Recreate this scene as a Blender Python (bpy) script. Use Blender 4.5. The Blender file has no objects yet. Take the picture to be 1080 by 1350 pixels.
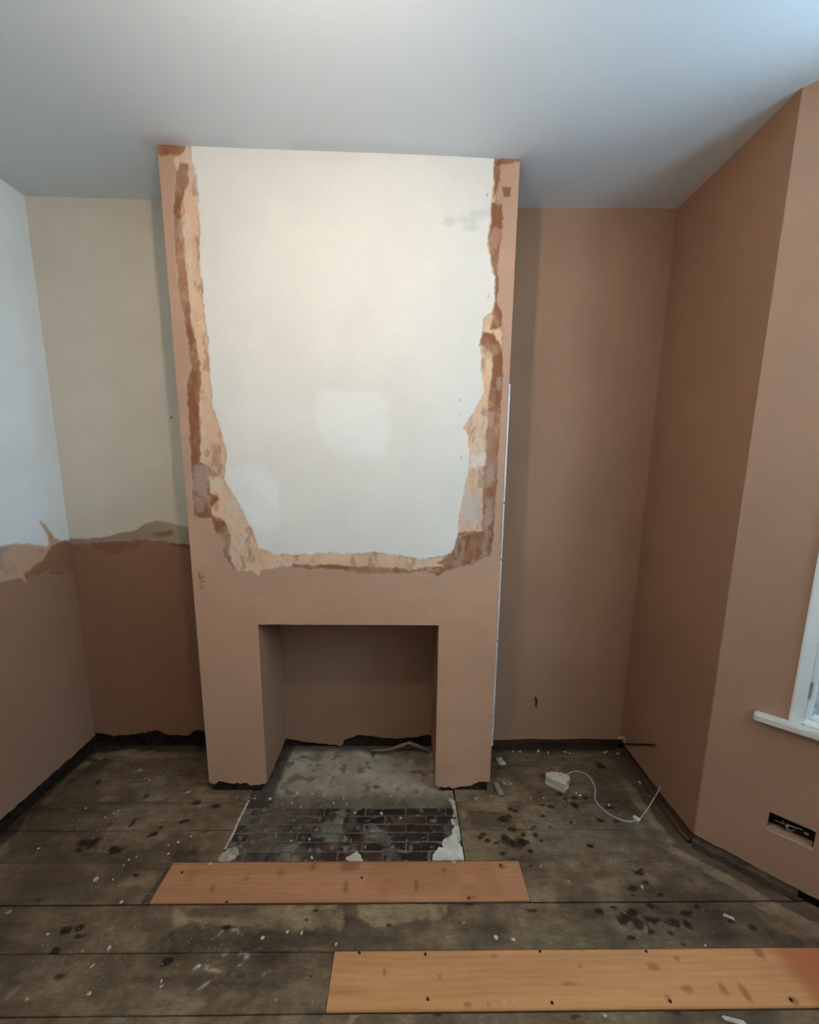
import bpy, bmesh, math, random
import numpy as np
from mathutils import Vector, Matrix

# ------------------------------------------------------------------ camera
scene = bpy.context.scene
COL = scene.collection
F, PPX, PPY = 540.0, 540.0, 720.0          # pixels, in the 1080x1350 frame
PITCH, YAW, ROLL = .1695, .01581, -.01012
CAM = np.array([.88719, -1.69276, 1.45232])
_cy, _sy, _cp, _sp = math.cos(YAW), math.sin(YAW), math.cos(PITCH), math.sin(PITCH)
_fwd = np.array([_sy*_cp, _cy*_cp, -_sp]); _r0 = np.array([_cy, -_sy, 0.]); _d0 = np.cross(_fwd, _r0)
_right = math.cos(ROLL)*_r0 + math.sin(ROLL)*_d0
_down = -math.sin(ROLL)*_r0 + math.cos(ROLL)*_d0
cam_data = bpy.data.cameras.new('camera')
cam_data.sensor_fit = 'HORIZONTAL'; cam_data.sensor_width = 36; cam_data.lens = 36*F/1080
cam_data.shift_y = (PPY-675)/1080; cam_data.clip_start = .02
cam = bpy.data.objects.new('camera', cam_data); COL.objects.link(cam)
m = Matrix.Identity(4)
for i in range(3):
    m[i][0] = _right[i]; m[i][1] = -_down[i]; m[i][2] = -_fwd[i]; m[i][3] = CAM[i]
cam.matrix_world = m
scene.camera = cam

# ------------------------------------------------------------------ world, light, exposure
W = bpy.data.worlds.new('overcast_sky'); scene.world = W; W.use_nodes = True
bg = W.node_tree.nodes['Background']; bg.inputs[0].default_value = (.72, .84, 1, 1); bg.inputs[1].default_value = .6
vs = scene.view_settings
vs.view_transform = 'Standard'; vs.look = 'None'; vs.gamma = 1; vs.use_curve_mapping = False
vs.exposure = 0.0
scene.cycles.use_denoising = True
scene.cycles.max_bounces = 10; scene.cycles.diffuse_bounces = 6
LAMP_POS = (.69, -.98, 2.21); LAMP_STRENGTH = 400.0; LAMP_COLOUR = (1.0, .885, .74)
DAY_COLOUR = (.56, .80, 1.0)
DAY_POWER = {'centre': 42.0, 'side': 28.0, 'far': 8.0}

# ------------------------------------------------------------------ room measures (metres)
H = 2.6
CW = 1.30                      # chimney breast width, its front plane is y = 0
YB = .2865                     # alcove back wall
XL, XR = -.7256, 2.062
N0, N1, NH, NB = .2633, 1.0446, .815, .312   # fireplace opening
YR = -3.05                     # rear wall
BAY0 = np.array([2.065, -.280])              # where the bay begins
BA = math.radians(45)
BU = np.array([math.sin(BA), -math.cos(BA), 0.]); BN = np.array([-math.cos(BA), -math.sin(BA), 0.])
BL = .92                                      # length of a splayed bay wall
BAY1 = BAY0 + BL*BU[:2]
BAY2 = np.array([BAY1[0], BAY1[1]-1.05])
BAY3 = np.array([2.065, BAY2[1]-BL*math.cos(BA)])

def ray(px, py):
    return ((px-PPX)/F)*_right + ((py-PPY)/F)*_down + _fwd
def hit(px, py, P, n):
    d = ray(px, py); n = np.array(n, float); t = ((np.array(P, float)-CAM) @ n)/(d @ n); return CAM + t*d
def on_floor(px, py, z=0): return hit(px, py, (0, 0, z), (0, 0, 1))
def on_y(px, py, y): return hit(px, py, (0, y, 0), (0, 1, 0))
def on_x(px, py, x): return hit(px, py, (x, 0, 0), (1, 0, 0))
def on_bay(px, py):
    h = hit(px, py, (BAY0[0], BAY0[1], 0), BN); return (h-np.array([*BAY0, 0])) @ BU, h[2]

# ------------------------------------------------------------------ helpers
def lin(c):
    return tuple((x/12.92 if x <= .04045 else ((x+.055)/1.055)**2.4) for x in (v/255 for v in c))
_lat = {}
def vnoise(x, y, seed=0):
    if seed not in _lat: _lat[seed] = np.random.RandomState(seed+7).rand(128, 128)
    L = _lat[seed]
    xi = np.floor(x).astype(int); yi = np.floor(y).astype(int); fx = x-xi; fy = y-yi
    fx = fx*fx*(3-2*fx); fy = fy*fy*(3-2*fy)
    a = L[xi % 128, yi % 128]; b = L[(xi+1) % 128, yi % 128]; c = L[xi % 128, (yi+1) % 128]; d = L[(xi+1) % 128, (yi+1) % 128]
    return (a*(1-fx)+b*fx)*(1-fy)+(c*(1-fx)+d*fx)*fy
def fbm(x, y, scale, seed=0, octv=4):
    s = 0; a = .5; t = 0
    for o in range(octv):
        s = s + a*vnoise(x*scale*2**o+13.7*o, y*scale*2**o+5.1*o, seed+o); t += a; a *= .55
    return s/t
def sstep(e0, e1, x):
    t = np.clip((x-e0)/(e1-e0), 0, 1); return t*t*(3-2*t)
def poly_sd(x, y, poly):
    """signed distance, positive inside"""
    poly = np.array(poly, float); n = len(poly)
    d = np.full(x.shape, 1e9); ins = np.zeros(x.shape, bool)
    for i in range(n):
        ax, ay = poly[i]; bx, by = poly[(i+1) % n]
        ex, ey = bx-ax, by-ay; L = ex*ex+ey*ey+1e-12
        t = np.clip(((x-ax)*ex+(y-ay)*ey)/L, 0, 1)
        d = np.minimum(d, (x-ax-t*ex)**2+(y-ay-t*ey)**2)
        if ay != by:
            c = ((ay > y) != (by > y)) & (x < (bx-ax)*(y-ay)/(by-ay)+ax); ins ^= c
    d = np.sqrt(d); return np.where(ins, d, -d)
def line_d(x, y, pts):
    d = np.full(x.shape, 1e9)
    for (ax, ay), (bx, by) in zip(pts[:-1], pts[1:]):
        ex, ey = bx-ax, by-ay; L = ex*ex+ey*ey+1e-12
        t = np.clip(((x-ax)*ex+(y-ay)*ey)/L, 0, 1)
        d = np.minimum(d, (x-ax-t*ex)**2+(y-ay-t*ey)**2)
    return np.sqrt(d)
def mixc(c, col, mask):
    return c*(1-mask[..., None]) + np.array(col)[None, :]*mask[..., None]

ORIG = {}
def put(o, parent=None, kind=None, label=None, cat=None, group=None):
    COL.objects.link(o)
    w = np.array(o.location); ORIG[o.name] = w
    if parent is not None:
        o.parent = parent; o.location = Vector(w-ORIG[parent.name])
    if kind: o['kind'] = kind
    if label: o['label'] = label
    if cat: o['category'] = cat
    if group: o['group'] = group
    return o
def empty(name, loc, **k):
    o = bpy.data.objects.new(name, None); o.empty_display_size = .05; o.location = loc; return put(o, **k)

def build_mesh(name, verts, quads, col=None, mat=None, smooth=False, origin=None, **k):
    verts = np.asarray(verts, float); quads = np.asarray(quads, np.int32)
    if origin is None: origin = (verts.min(0)+verts.max(0))/2
    me = bpy.data.meshes.new(name)
    nv, nq = len(verts), len(quads); w = quads.shape[1]
    me.vertices.add(nv); me.vertices.foreach_set('co', (verts-origin).astype(np.float32).ravel())
    me.loops.add(nq*w); me.loops.foreach_set('vertex_index', quads.ravel())
    me.polygons.add(nq); me.polygons.foreach_set('loop_start', np.arange(0, nq*w, w, dtype=np.int32))
    me.polygons.foreach_set('loop_total', np.full(nq, w, np.int32))
    me.polygons.foreach_set('use_smooth', np.full(nq, smooth))
    if col is not None:
        a = me.attributes.new('Col', 'FLOAT_COLOR', 'POINT')
        c = np.ones((nv, 4), np.float32); c[:, :3] = np.clip(col, 0, 1); a.data.foreach_set('color', c.ravel())
    me.update(calc_edges=True); me.validate()
    if mat: me.materials.append(mat)
    o = bpy.data.objects.new(name, me); o.location = Vector(origin)
    return put(o, **k)

def axis(a, b, step, extra=()):
    n = max(1, int(round((b-a)/step))); v = np.linspace(a, b, n+1)
    ex = [e for e in extra if a < e < b]
    for e in ex:
        v[np.argmin(abs(v-e))] = e
    return np.unique(v)

def sheet(name, O, U, V, N, us, vs_, mat, colour=None, relief=None, keep=None, low=None, thick=.015, smooth=True, **k):
    """a coat on a wall: fine grid with its own ragged foot, holes, relief and a rim of real thickness"""
    O, U, V, N = [np.array(a, float) for a in (O, U, V, N)]
    uu, vv = np.meshgrid(us, vs_, indexing='ij')
    if low is not None:
        b = low(uu); t = np.clip((vs_[-1]-vv)/(vs_[-1]-vs_[0]), 0, 1)
        fall = sstep(.75, 1., t)              # only the foot moves
        vv = vv + (b-vs_[0])*fall
    r = relief(uu, vv) if relief is not None else np.zeros_like(uu)
    P = O + uu[..., None]*U + vv[..., None]*V + r[..., None]*N
    nu, nv = uu.shape; idx = np.arange(nu*nv).reshape(nu, nv)
    kp = np.ones((nu-1, nv-1), bool)
    if keep is not None:
        um = (us[:-1]+us[1:])/2; vm = (vs_[:-1]+vs_[1:])/2
        kp = keep(*np.meshgrid(um, vm, indexing='ij'))
    a, b_, c, d = idx[:-1, :-1], idx[1:, :-1], idx[1:, 1:], idx[:-1, 1:]
    q = np.stack([a, b_, c, d], -1)[kp]
    if np.cross(U, V) @ N < 0: q = q[:, ::-1]
    verts = P.reshape(-1, 3); quads = [q]
    col = colour(uu, vv).reshape(-1, 3) if colour is not None else None
    # rim
    e = np.concatenate([q[:, [0, 1]], q[:, [1, 2]], q[:, [2, 3]], q[:, [3, 0]]])
    key = np.sort(e, 1); key = key[:, 0].astype(np.int64)*(nu*nv)+key[:, 1]
    _, first, cnt = np.unique(key, return_index=True, return_counts=True)
    be = e[first[cnt == 1]]
    bv = np.unique(be); remap = np.full(nu*nv, -1); remap[bv] = np.arange(len(bv))+2*nu*nv*0+nu*nv
    front = verts[bv]; back = verts[bv]-N*thick
    # separate rim vertices so that the arris stays sharp
    rf = np.full(nu*nv, -1); rf[bv] = np.arange(len(bv))+nu*nv
    rb = np.full(nu*nv, -1); rb[bv] = np.arange(len(bv))+nu*nv+len(bv)
    quads.append(np.stack([rf[be[:, 1]], rf[be[:, 0]], rb[be[:, 0]], rb[be[:, 1]]], 1))
    verts = np.concatenate([verts, front, back])
    if col is not None: col = np.concatenate([col, col[bv], col[bv]])
    quads = np.concatenate(quads)
    used = np.unique(quads); rm = np.full(len(verts), -1); rm[used] = np.arange(len(used))
    return build_mesh(name, verts[used], rm[quads], None if col is None else col[used], mat, smooth, **k)

def boxes(name, bl, mat, bevel=0, col=None, **k):
    bm = bmesh.new()
    for (x0, y0, z0), (x1, y1, z1) in bl:
        g = bmesh.ops.create_cube(bm, size=1)
        for v in g['verts']:
            v.co = Vector(((x0+x1)/2+v.co.x*(x1-x0), (y0+y1)/2+v.co.y*(y1-y0), (z0+z1)/2+v.co.z*(z1-z0)))
    if bevel: bmesh.ops.bevel(bm, geom=bm.edges[:], offset=bevel, segments=2, affect='EDGES')
    return from_bm(name, bm, mat, **k)
def from_bm(name, bm, mat, smooth=False, origin=None, **k):
    co = np.array([v.co[:] for v in bm.verts])
    if origin is None: origin = np.array([*((co.min(0)+co.max(0))/2)[:2], co[:, 2].min()])
    bmesh.ops.translate(bm, verts=bm.verts[:], vec=-Vector(origin))
    bmesh.ops.recalc_face_normals(bm, faces=bm.faces[:])
    me = bpy.data.meshes.new(name); bm.to_mesh(me); bm.free()
    if smooth:
        for p in me.polygons: p.use_smooth = True
    if mat: me.materials.append(mat)
    o = bpy.data.objects.new(name, me); o.location = Vector(origin)
    return put(o, **k)
def obox(bm, C, A, B, Cc, a, b, c):
    """oriented box: corner C, unit axes A,B,Cc, spans a,b,c = (lo,hi)"""
    C, A, B, Cc = [np.array(v, float) for v in (C, A, B, Cc)]
    vs8 = [bm.verts.new(C+A*x+B*y+Cc*z) for x in a for y in b for z in c]
    for f in ((0, 1, 3, 2), (4, 6, 7, 5), (0, 4, 5, 1), (2, 3, 7, 6), (0, 2, 6, 4), (1, 5, 7, 3)):
        bm.faces.new([vs8[i] for i in f])
def tube(bm, pts, r, seg=8):
    pts = [Vector(p) for p in pts]; rings = []
    for i, p in enumerate(pts):
        t = (pts[min(i+1, len(pts)-1)]-pts[max(i-1, 0)]).normalized()
        up = Vector((0, 0, 1)) if abs(t.z) < .9 else Vector((1, 0, 0))
        s = t.cross(up).normalized(); q = s.cross(t)
        rr = r[i] if isinstance(r, (list, tuple)) else r
        rings.append([bm.verts.new(p+s*math.cos(2*math.pi*k/seg)*rr+q*math.sin(2*math.pi*k/seg)*rr) for k in range(seg)])
    for a, b in zip(rings[:-1], rings[1:]):
        for k in range(seg): bm.faces.new((a[k], a[(k+1) % seg], b[(k+1) % seg], b[k]))
    bm.faces.new(rings[0][::-1]); bm.faces.new(rings[-1])
def spline(pts, n=8):
    pts = [np.array(p, float) for p in pts]; P = [2*pts[0]-pts[1]]+pts+[2*pts[-1]-pts[-2]]; out = []
    for i in range(1, len(P)-2):
        for t in np.linspace(0, 1, n, endpoint=False):
            a, b, c, d = P[i-1:i+3]
            out.append(.5*(2*b+(c-a)*t+(2*a-5*b+4*c-d)*t*t+(-a+3*b-3*c+d)*t**3))
    out.append(pts[-1]); return out

# ------------------------------------------------------------------ materials
def mat_base(name, rough=.8):
    m = bpy.data.materials.new(name); m.use_nodes = True
    nt = m.node_tree; b = nt.nodes['Principled BSDF']; b.inputs['Roughness'].default_value = rough
    return m, nt, b
def nd(nt, t, **kw):
    n = nt.nodes.new(t)
    for k, v in kw.items():
        if k in n.inputs: n.inputs[k].default_value = v
        else: setattr(n, k, v)
    return n
def coat_mat(name, rough=.85, var=.10, scale=9, fine=140, bump=.15, stretch=(1, 1, 1), spec=.3, dist=.002, rvar=0.0):
    """pigment from the 'Col' attribute, broken up by procedural noise"""
    m, nt, b = mat_base(name, rough); L = nt.links
    at = nd(nt, 'ShaderNodeAttribute', attribute_name='Col')
    tc = nd(nt, 'ShaderNodeTexCoord'); mp = nd(nt, 'ShaderNodeMapping'); mp.inputs['Scale'].default_value = stretch
    oi = nd(nt, 'ShaderNodeObjectInfo'); L.new(tc.outputs['Object'], mp.inputs['Vector'])
    ad = nd(nt, 'ShaderNodeVectorMath', operation='ADD'); mu = nd(nt, 'ShaderNodeMath', operation='MULTIPLY'); mu.inputs[1].default_value = 37.0
    L.new(oi.outputs['Random'], mu.inputs[0]); L.new(mp.outputs[0], ad.inputs[0]); L.new(mu.outputs[0], ad.inputs[1])
    n1 = nd(nt, 'ShaderNodeTexNoise', Scale=scale, Detail=6.0, Roughness=.6); L.new(ad.outputs[0], n1.inputs['Vector'])
    n2 = nd(nt, 'ShaderNodeTexNoise', Scale=fine, Detail=3.0, Roughness=.6); L.new(ad.outputs[0], n2.inputs['Vector'])
    mr = nd(nt, 'ShaderNodeMapRange'); mr.inputs[1].default_value = .25; mr.inputs[2].default_value = .75
    mr.inputs[3].default_value = 1-var; mr.inputs[4].default_value = 1+var; L.new(n1.outputs[0], mr.inputs[0])
    mr2 = nd(nt, 'ShaderNodeMapRange'); mr2.inputs[1].default_value = .25; mr2.inputs[2].default_value = .75
    mr2.inputs[3].default_value = 1-var*.6; mr2.inputs[4].default_value = 1+var*.6; L.new(n2.outputs[0], mr2.inputs[0])
    mm = nd(nt, 'ShaderNodeMath', operation='MULTIPLY'); L.new(mr.outputs[0], mm.inputs[0]); L.new(mr2.outputs[0], mm.inputs[1])
    vm = nd(nt, 'ShaderNodeVectorMath', operation='SCALE'); L.new(at.outputs['Color'], vm.inputs[0]); L.new(mm.outputs[0], vm.inputs['Scale'])
    L.new(vm.outputs[0], b.inputs['Base Color'])
    bp = nd(nt, 'ShaderNodeBump', Strength=bump, Distance=dist); L.new(n2.outputs[0], bp.inputs['Height']); L.new(bp.outputs[0], b.inputs['Normal'])
    b.inputs['Specular IOR Level'].default_value = spec
    if rvar:
        rr = nd(nt, 'ShaderNodeMapRange'); rr.inputs[1].default_value = .3; rr.inputs[2].default_value = .7
        rr.inputs[3].default_value = rough-rvar; rr.inputs[4].default_value = rough+rvar*.5; L.new(n1.outputs[0], rr.inputs[0]); L.new(rr.outputs[0], b.inputs['Roughness'])
    return m
def noise_mat(name, c0, c1, rough=.8, scale=20, bump=.2, spec=.3, metallic=0, stretch=(1, 1, 1), dist=.003):
    m, nt, b = mat_base(name, rough); L = nt.links
    tc = nd(nt, 'ShaderNodeTexCoord'); mp = nd(nt, 'ShaderNodeMapping'); mp.inputs['Scale'].default_value = stretch
    L.new(tc.outputs['Object'], mp.inputs[0])
    n = nd(nt, 'ShaderNodeTexNoise', Scale=scale, Detail=5.0, Roughness=.6); L.new(mp.outputs[0], n.inputs['Vector'])
    cr = nd(nt, 'ShaderNodeValToRGB'); cr.color_ramp.elements[0].position = .3; cr.color_ramp.elements[1].position = .7
    cr.color_ramp.elements[0].color = (*c0, 1); cr.color_ramp.elements[1].color = (*c1, 1)
    L.new(n.outputs[0], cr.inputs[0]); L.new(cr.outputs[0], b.inputs['Base Color'])
    bp = nd(nt, 'ShaderNodeBump', Strength=bump, Distance=dist); L.new(n.outputs[0], bp.inputs['Height']); L.new(bp.outputs[0], b.inputs['Normal'])
    b.inputs['Specular IOR Level'].default_value = spec; b.inputs['Metallic'].default_value = metallic
    return m
M_WALL = coat_mat('plaster_and_paint', .95, .05, 5, 160, .12, spec=.10)
M_CEIL = coat_mat('ceiling_paint', .9, .02, 4, 180, .10)
M_BOARD = coat_mat('old_floorboard', .85, .38, 16, 130, .5, (.45, 1.4, 1), .12, .002, .10)
M_PINE = coat_mat('new_pine_board', .72, .12, 10, 90, .15, (.10, 2.2, 1), .18, .001)
M_CONC = coat_mat('hearth_concrete', .92, .25, 14, 170, .6, (1, 1, 1), .10, .003)
M_BRICK = coat_mat('hearth_brick', .85, .35, 30, 220, .6, (1, 1, 1), .12, .002)
M_CORE = noise_mat('bare_masonry', (.012, .008, .006), (.05, .035, .025), .95, 35, .8, .1)
M_VOID = noise_mat('underfloor_dirt', (.008, .006, .005), (.02, .016, .012), .95, 20, .3, .05)
M_DARKWOOD = noise_mat('dark_old_timber', (.02, .011, .008), (.075, .042, .028), .75, 12, .4, .3, 0, (.3, 3, 3))
M_BROWNWOOD = noise_mat('brown_old_timber', (.045, .024, .014), (.13, .078, .048), .75, 12, .4, .3, 0, (3, .3, 3))
M_GREYWOOD = noise_mat('grey_dusty_timber', (.045, .031, .021), (.125, .088, .060), .85, 14, .4, .2, 0, (.4, 3, 3))
M_WHITE = noise_mat('white_gloss_paint', (.84, .83, .80), (.90, .89, .86), .35, 8, .03, .5)
M_CREAM = noise_mat('cream_sill_paint', (.66, .60, .50), (.76, .71, .62), .4, 12, .05, .5)
M_METAL = noise_mat('galvanised_steel', (.50, .51, .52), (.68, .69, .70), .38, 30, .1, .5, .85)
M_BEAD = noise_mat('galvanised_bead', (.62, .62, .62), (.80, .80, .80), .45, 30, .05, .5, .3)
M_CRUMB = noise_mat('plaster_crumb', (.40, .34, .26), (.62, .56, .47), .9, 60, .3, .2)
M_CRUMBTAN = noise_mat('mortar_crumb', (.20, .15, .10), (.36, .28, .19), .9, 60, .3, .2)
M_CABLE = noise_mat('white_cable_sheath', (.42, .37, .30), (.54, .49, .41), .45, 30, .03, .5)
M_BLACK = noise_mat('black_cable_sheath', (.010, .009, .009), (.025, .022, .022), .5, 30, .03, .4)
M_NAIL = noise_mat('rusty_nail', (.015, .010, .008), (.06, .035, .022), .6, 80, .2, .4, .5)
M_COPPER = noise_mat('brass_terminal', (.45, .33, .18), (.6, .45, .28), .4, 40, .05, .5, .8)
M_PLASTIC = noise_mat('white_plastic', (.72, .72, .70), (.78, .78, .76), .4, 20, .02, .5)

# pigments (linear albedo)
WHITE = np.array((.81, .722, .622)); WHITE2 = np.array((.87, .815, .74)); COOLW = np.array((.74, .75, .73))
PLAS = np.array((.360, .200, .122)); PLASF = np.array((.565, .315, .19)); DAMP = np.array((.27, .108, .052)); TAN = np.array((.74, .455, .285))
CREAMY = np.array((.72, .56, .36)); PINK = np.array((.44, .29, .23))

# ------------------------------------------------------------------ ceiling
def ceil_z(x, y):
    anchors = [(0, 0, .009), (CW, 0, -.016), (XL, YB, .003), (-.19, YB, -.003), (1.37, YB, -.001), (2.05, YB, .005), (2.065, -.28, .001), (XL, -.5, 0), (.65, -.7, 0), (2.1, -.8, 0)]
    num = np.zeros_like(x); den = np.full_like(x, 3.0)
    for ax, ay, az in anchors:
        w = 1/(((x-ax)**2+(y-ay)**2)+.01); num += w*az; den += w
    return num/den
cx = axis(XL-.02, BAY1[0]+.05, .04); cyy = axis(YR-.02, YB+.06, .02)
def ceil_colour(x, y):
    c = np.empty(x.shape+(3,)); c[:] = (.655, .685, .70)
    n = fbm(x, y, 3, 40); c *= (1+.04*(n-.5))[..., None]
    def cp(pts): return [tuple(hit(*p, (0, 0, H), (0, 0, 1))[:2]) for p in pts]
    nn = .02*(fbm(x, y, 14, 44)-.5)
    for pts, a in (([(248, 181), (312, 185), (314, 196), (248, 196)], .35), ([(386, 182), (470, 184), (560, 190), (655, 196), (655, 214), (386, 204)], .35),
                   ([(690, 200), (708, 184), (704, 215), (694, 240), (684, 262), (680, 230)], .4)):
        c = mixc(c, (.50, .53, .55), a*sstep(-.012, .012, poly_sd(x, y, cp(pts))+nn))
    sm = sstep(-.02, .015, poly_sd(x, y, cp([(180, 184), (240, 184), (244, 196), (206, 200), (184, 190)]))+nn*2)
    c = mixc(c, (.52, .40, .33), .45*sm)
    c = mixc(c, (.50, .42, .38), .5*sstep(-.012, .01, poly_sd(x, y, cp([(652, 204), (690, 204), (690, 216), (648, 216)]))+nn))
    return c
ceiling = sheet('ceiling', (0, 0, H), (1, 0, 0), (0, 1, 0), (0, 0, -1), cx, cyy, M_CEIL, ceil_colour,
                relief=lambda u, v: -ceil_z(u, v), thick=.08, kind='structure',
                label='white painted ceiling with dull grey unpainted streaks along the chimney breast', cat='ceiling')

# ------------------------------------------------------------------ walls
def jag(u, pts, amp=.006, scale=60, seed=3):
    xs, zs = zip(*sorted(pts)); return np.interp(u, xs, zs)+amp*(fbm(u, u*0+.37, scale, seed)-.5)*2
def plain(col, seed=0, amp=.05, sc=2.5):
    def f(u, v):
        c = np.empty(u.shape+(3,)); c[:] = col
        return c*(1+amp*2*(fbm(u, v, sc, seed)-.5))[..., None]
    return f
Z0 = .05
# --- left wall: old white paint above, new plaster below, torn edge between
wall_left = boxes('wall_left', [((XL-.20, YR-.2, -.06), (XL-.035, YB+.2, 2.72))], M_CORE, kind='structure',
    label='side wall with old white paint above a torn edge and bare brown plaster below', cat='wall')
def px_left(pts): return [(hit(*p, (XL, 0, 0), (1, 0, 0))[1], hit(*p, (XL, 0, 0), (1, 0, 0))[2]) for p in pts]
L_TOP = px_left([(86, 713), (79, 712), (72, 709), (60, 692), (51, 686), (62, 705), (65, 716), (61, 721), (40, 717), (19, 717), (0, 721)])
L_LOW = px_left([(0, 766), (27, 761), (36, 769), (43, 758), (59, 753), (86, 753)])
def left_colour(u, v):      # u = -y, v = z
    y = -u
    nn = .018*(fbm(y, v, 30, 5)-.5)
    c = np.empty(u.shape+(3,)); c[:] = COOLW; c *= (1+.06*(fbm(y, v, 2.2, 51)-.5))[..., None]
    ext_t = [(.4, L_TOP[0][1])]+L_TOP + [(-.3, 1.16), (-.7, 1.13), (-1.2, 1.17), (-3.2, 1.14)]
    ext_l = [(-3.2, 1.03), (-1.2, 1.05), (-.7, 1.0), (-.3, 1.03)] + L_LOW + [(.4, L_LOW[-1][1])]
    brown = poly_sd(y, v, ext_l+[(.4, -.5), (-3.2, -.5)])+nn*.5
    band = poly_sd(y, v, ext_t+ext_l)+nn*.3
    c = mixc(c, PLAS*.92*1.0, sstep(-.003, .003, brown))
    c = mixc(c, PINK*.9, sstep(-.003, .003, band))
    n2 = fbm(y, v, 9, 61)
    c = mixc(c, TAN*.8, sstep(-.003, .003, band)*sstep(.45, .6, n2)*.8)
    dk = px_left([(30, 757), (57, 738), (70, 718), (86, 712), (98, 712), (98, 754), (72, 757), (59, 753), (43, 760), (36, 769)])
    c = mixc(c, DAMP*.9, sstep(-.006, .006, poly_sd(y, v, dk)+nn)*.8)
    c = mixc(c, CREAMY*.9, sstep(.004, 0, abs(band-.003))*.35*sstep(-.004, .01, band))
    return c
LG = [(-.2835, .089), (-.10, .082), (.05, .078), (.2328, .070), (.8, .06), (3.2, .06)]
sheet('plaster_coat', (XL, 0, 0), (0, -1, 0), (0, 0, 1), (1, 0, 0), axis(-YB, 1.0, .006), axis(Z0, H+.03, .008), M_WALL, left_colour,
      low=lambda u: jag(u, LG, .005, 40, 9), thick=.034, parent=wall_left)
sheet('plaster_coat', (XL, 0, 0), (0, -1, 0), (0, 0, 1), (1, 0, 0), axis(1.0, -YR, .04), axis(.06, H+.03, .03), M_WALL, left_colour, thick=.034, parent=wall_left)

# --- back wall: alcoves and the fireback
wall_back = boxes('wall_back', [((XL-.2, YB+.045, -.06), (XR+.2, YB+.25, 2.72))], M_CORE, kind='structure',
    label='far wall behind the chimney breast, white and torn on one alcove, bare brown plaster on the other', cat='wall')
def px_back(pts, y=YB): return [tuple(on_y(*p, y)[[0, 2]]) for p in pts]
B_TOP = px_back([(84, 712), (89, 710), (115, 710), (140, 708), (156, 703), (177, 700), (193, 690), (207, 686), (228, 690), (251, 696), (300, 700)])
B_LOW = px_back([(300, 722), (251, 719), (215, 713), (190, 711), (150, 712), (121, 716), (91, 717), (84, 717)])
def backl_colour(u, v):
    nn = .014*(fbm(u, v, 30, 15)-.5)
    c = np.empty(u.shape+(3,)); c[:] = (.72, .60, .475); c *= (1+.08*(fbm(u, v, 2.5, 53)-.5))[..., None]
    brown = poly_sd(u, v, B_LOW+[(XL-.1, B_LOW[-1][1]), (XL-.1, -.5), (.3, -.5)])+nn*.6
    band = poly_sd(u, v, B_TOP+B_LOW)+nn*.3
    c = mixc(c, PLAS*np.array((.88, .80, .74)), sstep(-.003, .003, brown))
    c = mixc(c, CREAMY*.62, sstep(-.003, .003, band))
    c = mixc(c, PINK*.8, sstep(-.003, .003, band)*sstep(-.15, -.45, u)*.8)
    for pts, col, a in (([(121, 715), (185, 715), (183, 723), (161, 724), (158, 731), (142, 731), (137, 725), (122, 725)], DAMP, .75),
                        ([(202, 703), (228, 699), (227, 705), (215, 708), (203, 707)], DAMP, .7), ([(224, 716), (251, 718), (251, 722), (228, 720)], DAMP*.6, .8)):
        c = mixc(c, col, a*sstep(-.006, .006, poly_sd(u, v, px_back(pts))+nn))
    h = px_back([(226, 550)])[0]; c = mixc(c, (.05, .04, .03), sstep(.006, .003, np.hypot(u-h[0], v-h[1])))
    return c
BG = [(x, z) for x, z in px_back([(125, 965), (150, 970), (187, 967), (207, 962), (220, 968), (247, 970), (257, 962), (272, 965)])]+[(0.0, .10)]
sheet('plaster_coat', (0, YB, 0), (1, 0, 0), (0, 0, 1), (0, -1, 0), axis(XL, .0, .005), axis(Z0, H+.03, .007), M_WALL, backl_colour,
      low=lambda u: jag(u, BG, .009, 45, 19), thick=.044, parent=wall_back)
def backr_colour(u, v):
    c = plain(PLAS*1.12, 23, .07, 3)(u, v)
    c = mixc(c, PLAS*1.35, .35*sstep(.55, .75, fbm(u*3, v*.5, 2.2, 26)))
    s = px_back([(668, 905), (672, 970)])
    c = mixc(c, PLAS*1.35, .35*sstep(.02, .0, line_d(u, v, s)))
    for p in ((706, 920), (708, 932)):
        h = px_back([p])[0]; c = mixc(c, (.05, .022, .015), sstep(.012, .004, np.hypot((u-h[0])*1.4, v-h[1])))
    return c
RG = px_back([(650, 976), (700, 974), (730, 975), (770, 974), (815, 975)])
sheet('plaster_coat', (0, YB, 0), (1, 0, 0), (0, 0, 1), (0, -1, 0), axis(CW, XR, .006), axis(Z0, H+.03, .010), M_WALL, backr_colour,
      low=lambda u: jag(u, RG, .002, 30, 29), thick=.044, parent=wall_back)

# --- chimney breast
chim = boxes('wall_chimney', [((.010, .009, -.02), (N0-.030, YB+.04, 2.68)), ((N1+.030, .009, -.02), (CW-.010, YB+.04, 2.68)), ((N0-.030, .009, NH+.02), (N1+.030, YB+.04, 2.68))], M_CORE,
    kind='structure', label='plastered chimney breast with a white painted panel, torn plaster edges and a square fireplace opening', cat='chimney breast')
def px_f(pts): return [tuple(on_y(*p, 0.)[[0, 2]]) for p in pts]
# inner edge of the surviving white paint
F_WHITE = px_f([(250, 180), (252, 196), (255, 218), (263, 266), (261, 271), (262, 304), (263, 354), (269, 410), (274, 452), (276, 480), (279, 531), (288, 561), (293, 578), (298, 601), (296, 634), (308, 656), (323, 682), (333, 702), (339, 722), (361, 731), (389, 732), (406, 730), (504, 730), (535, 735), (561, 737), (577, 734), (595, 729), (603, 705), (606, 682), (609, 661), (611, 654), (617, 625), (620, 597), (618, 578), (611, 563), (624, 545), (637, 516), (635, 480), (633, 452), (636, 436), (638, 420), (651, 409), (654, 381), (653, 361), (647, 349), (644, 328), (644, 305), (648, 289), (648, 266), (651, 243), (650, 214), (650, 195)])
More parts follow.
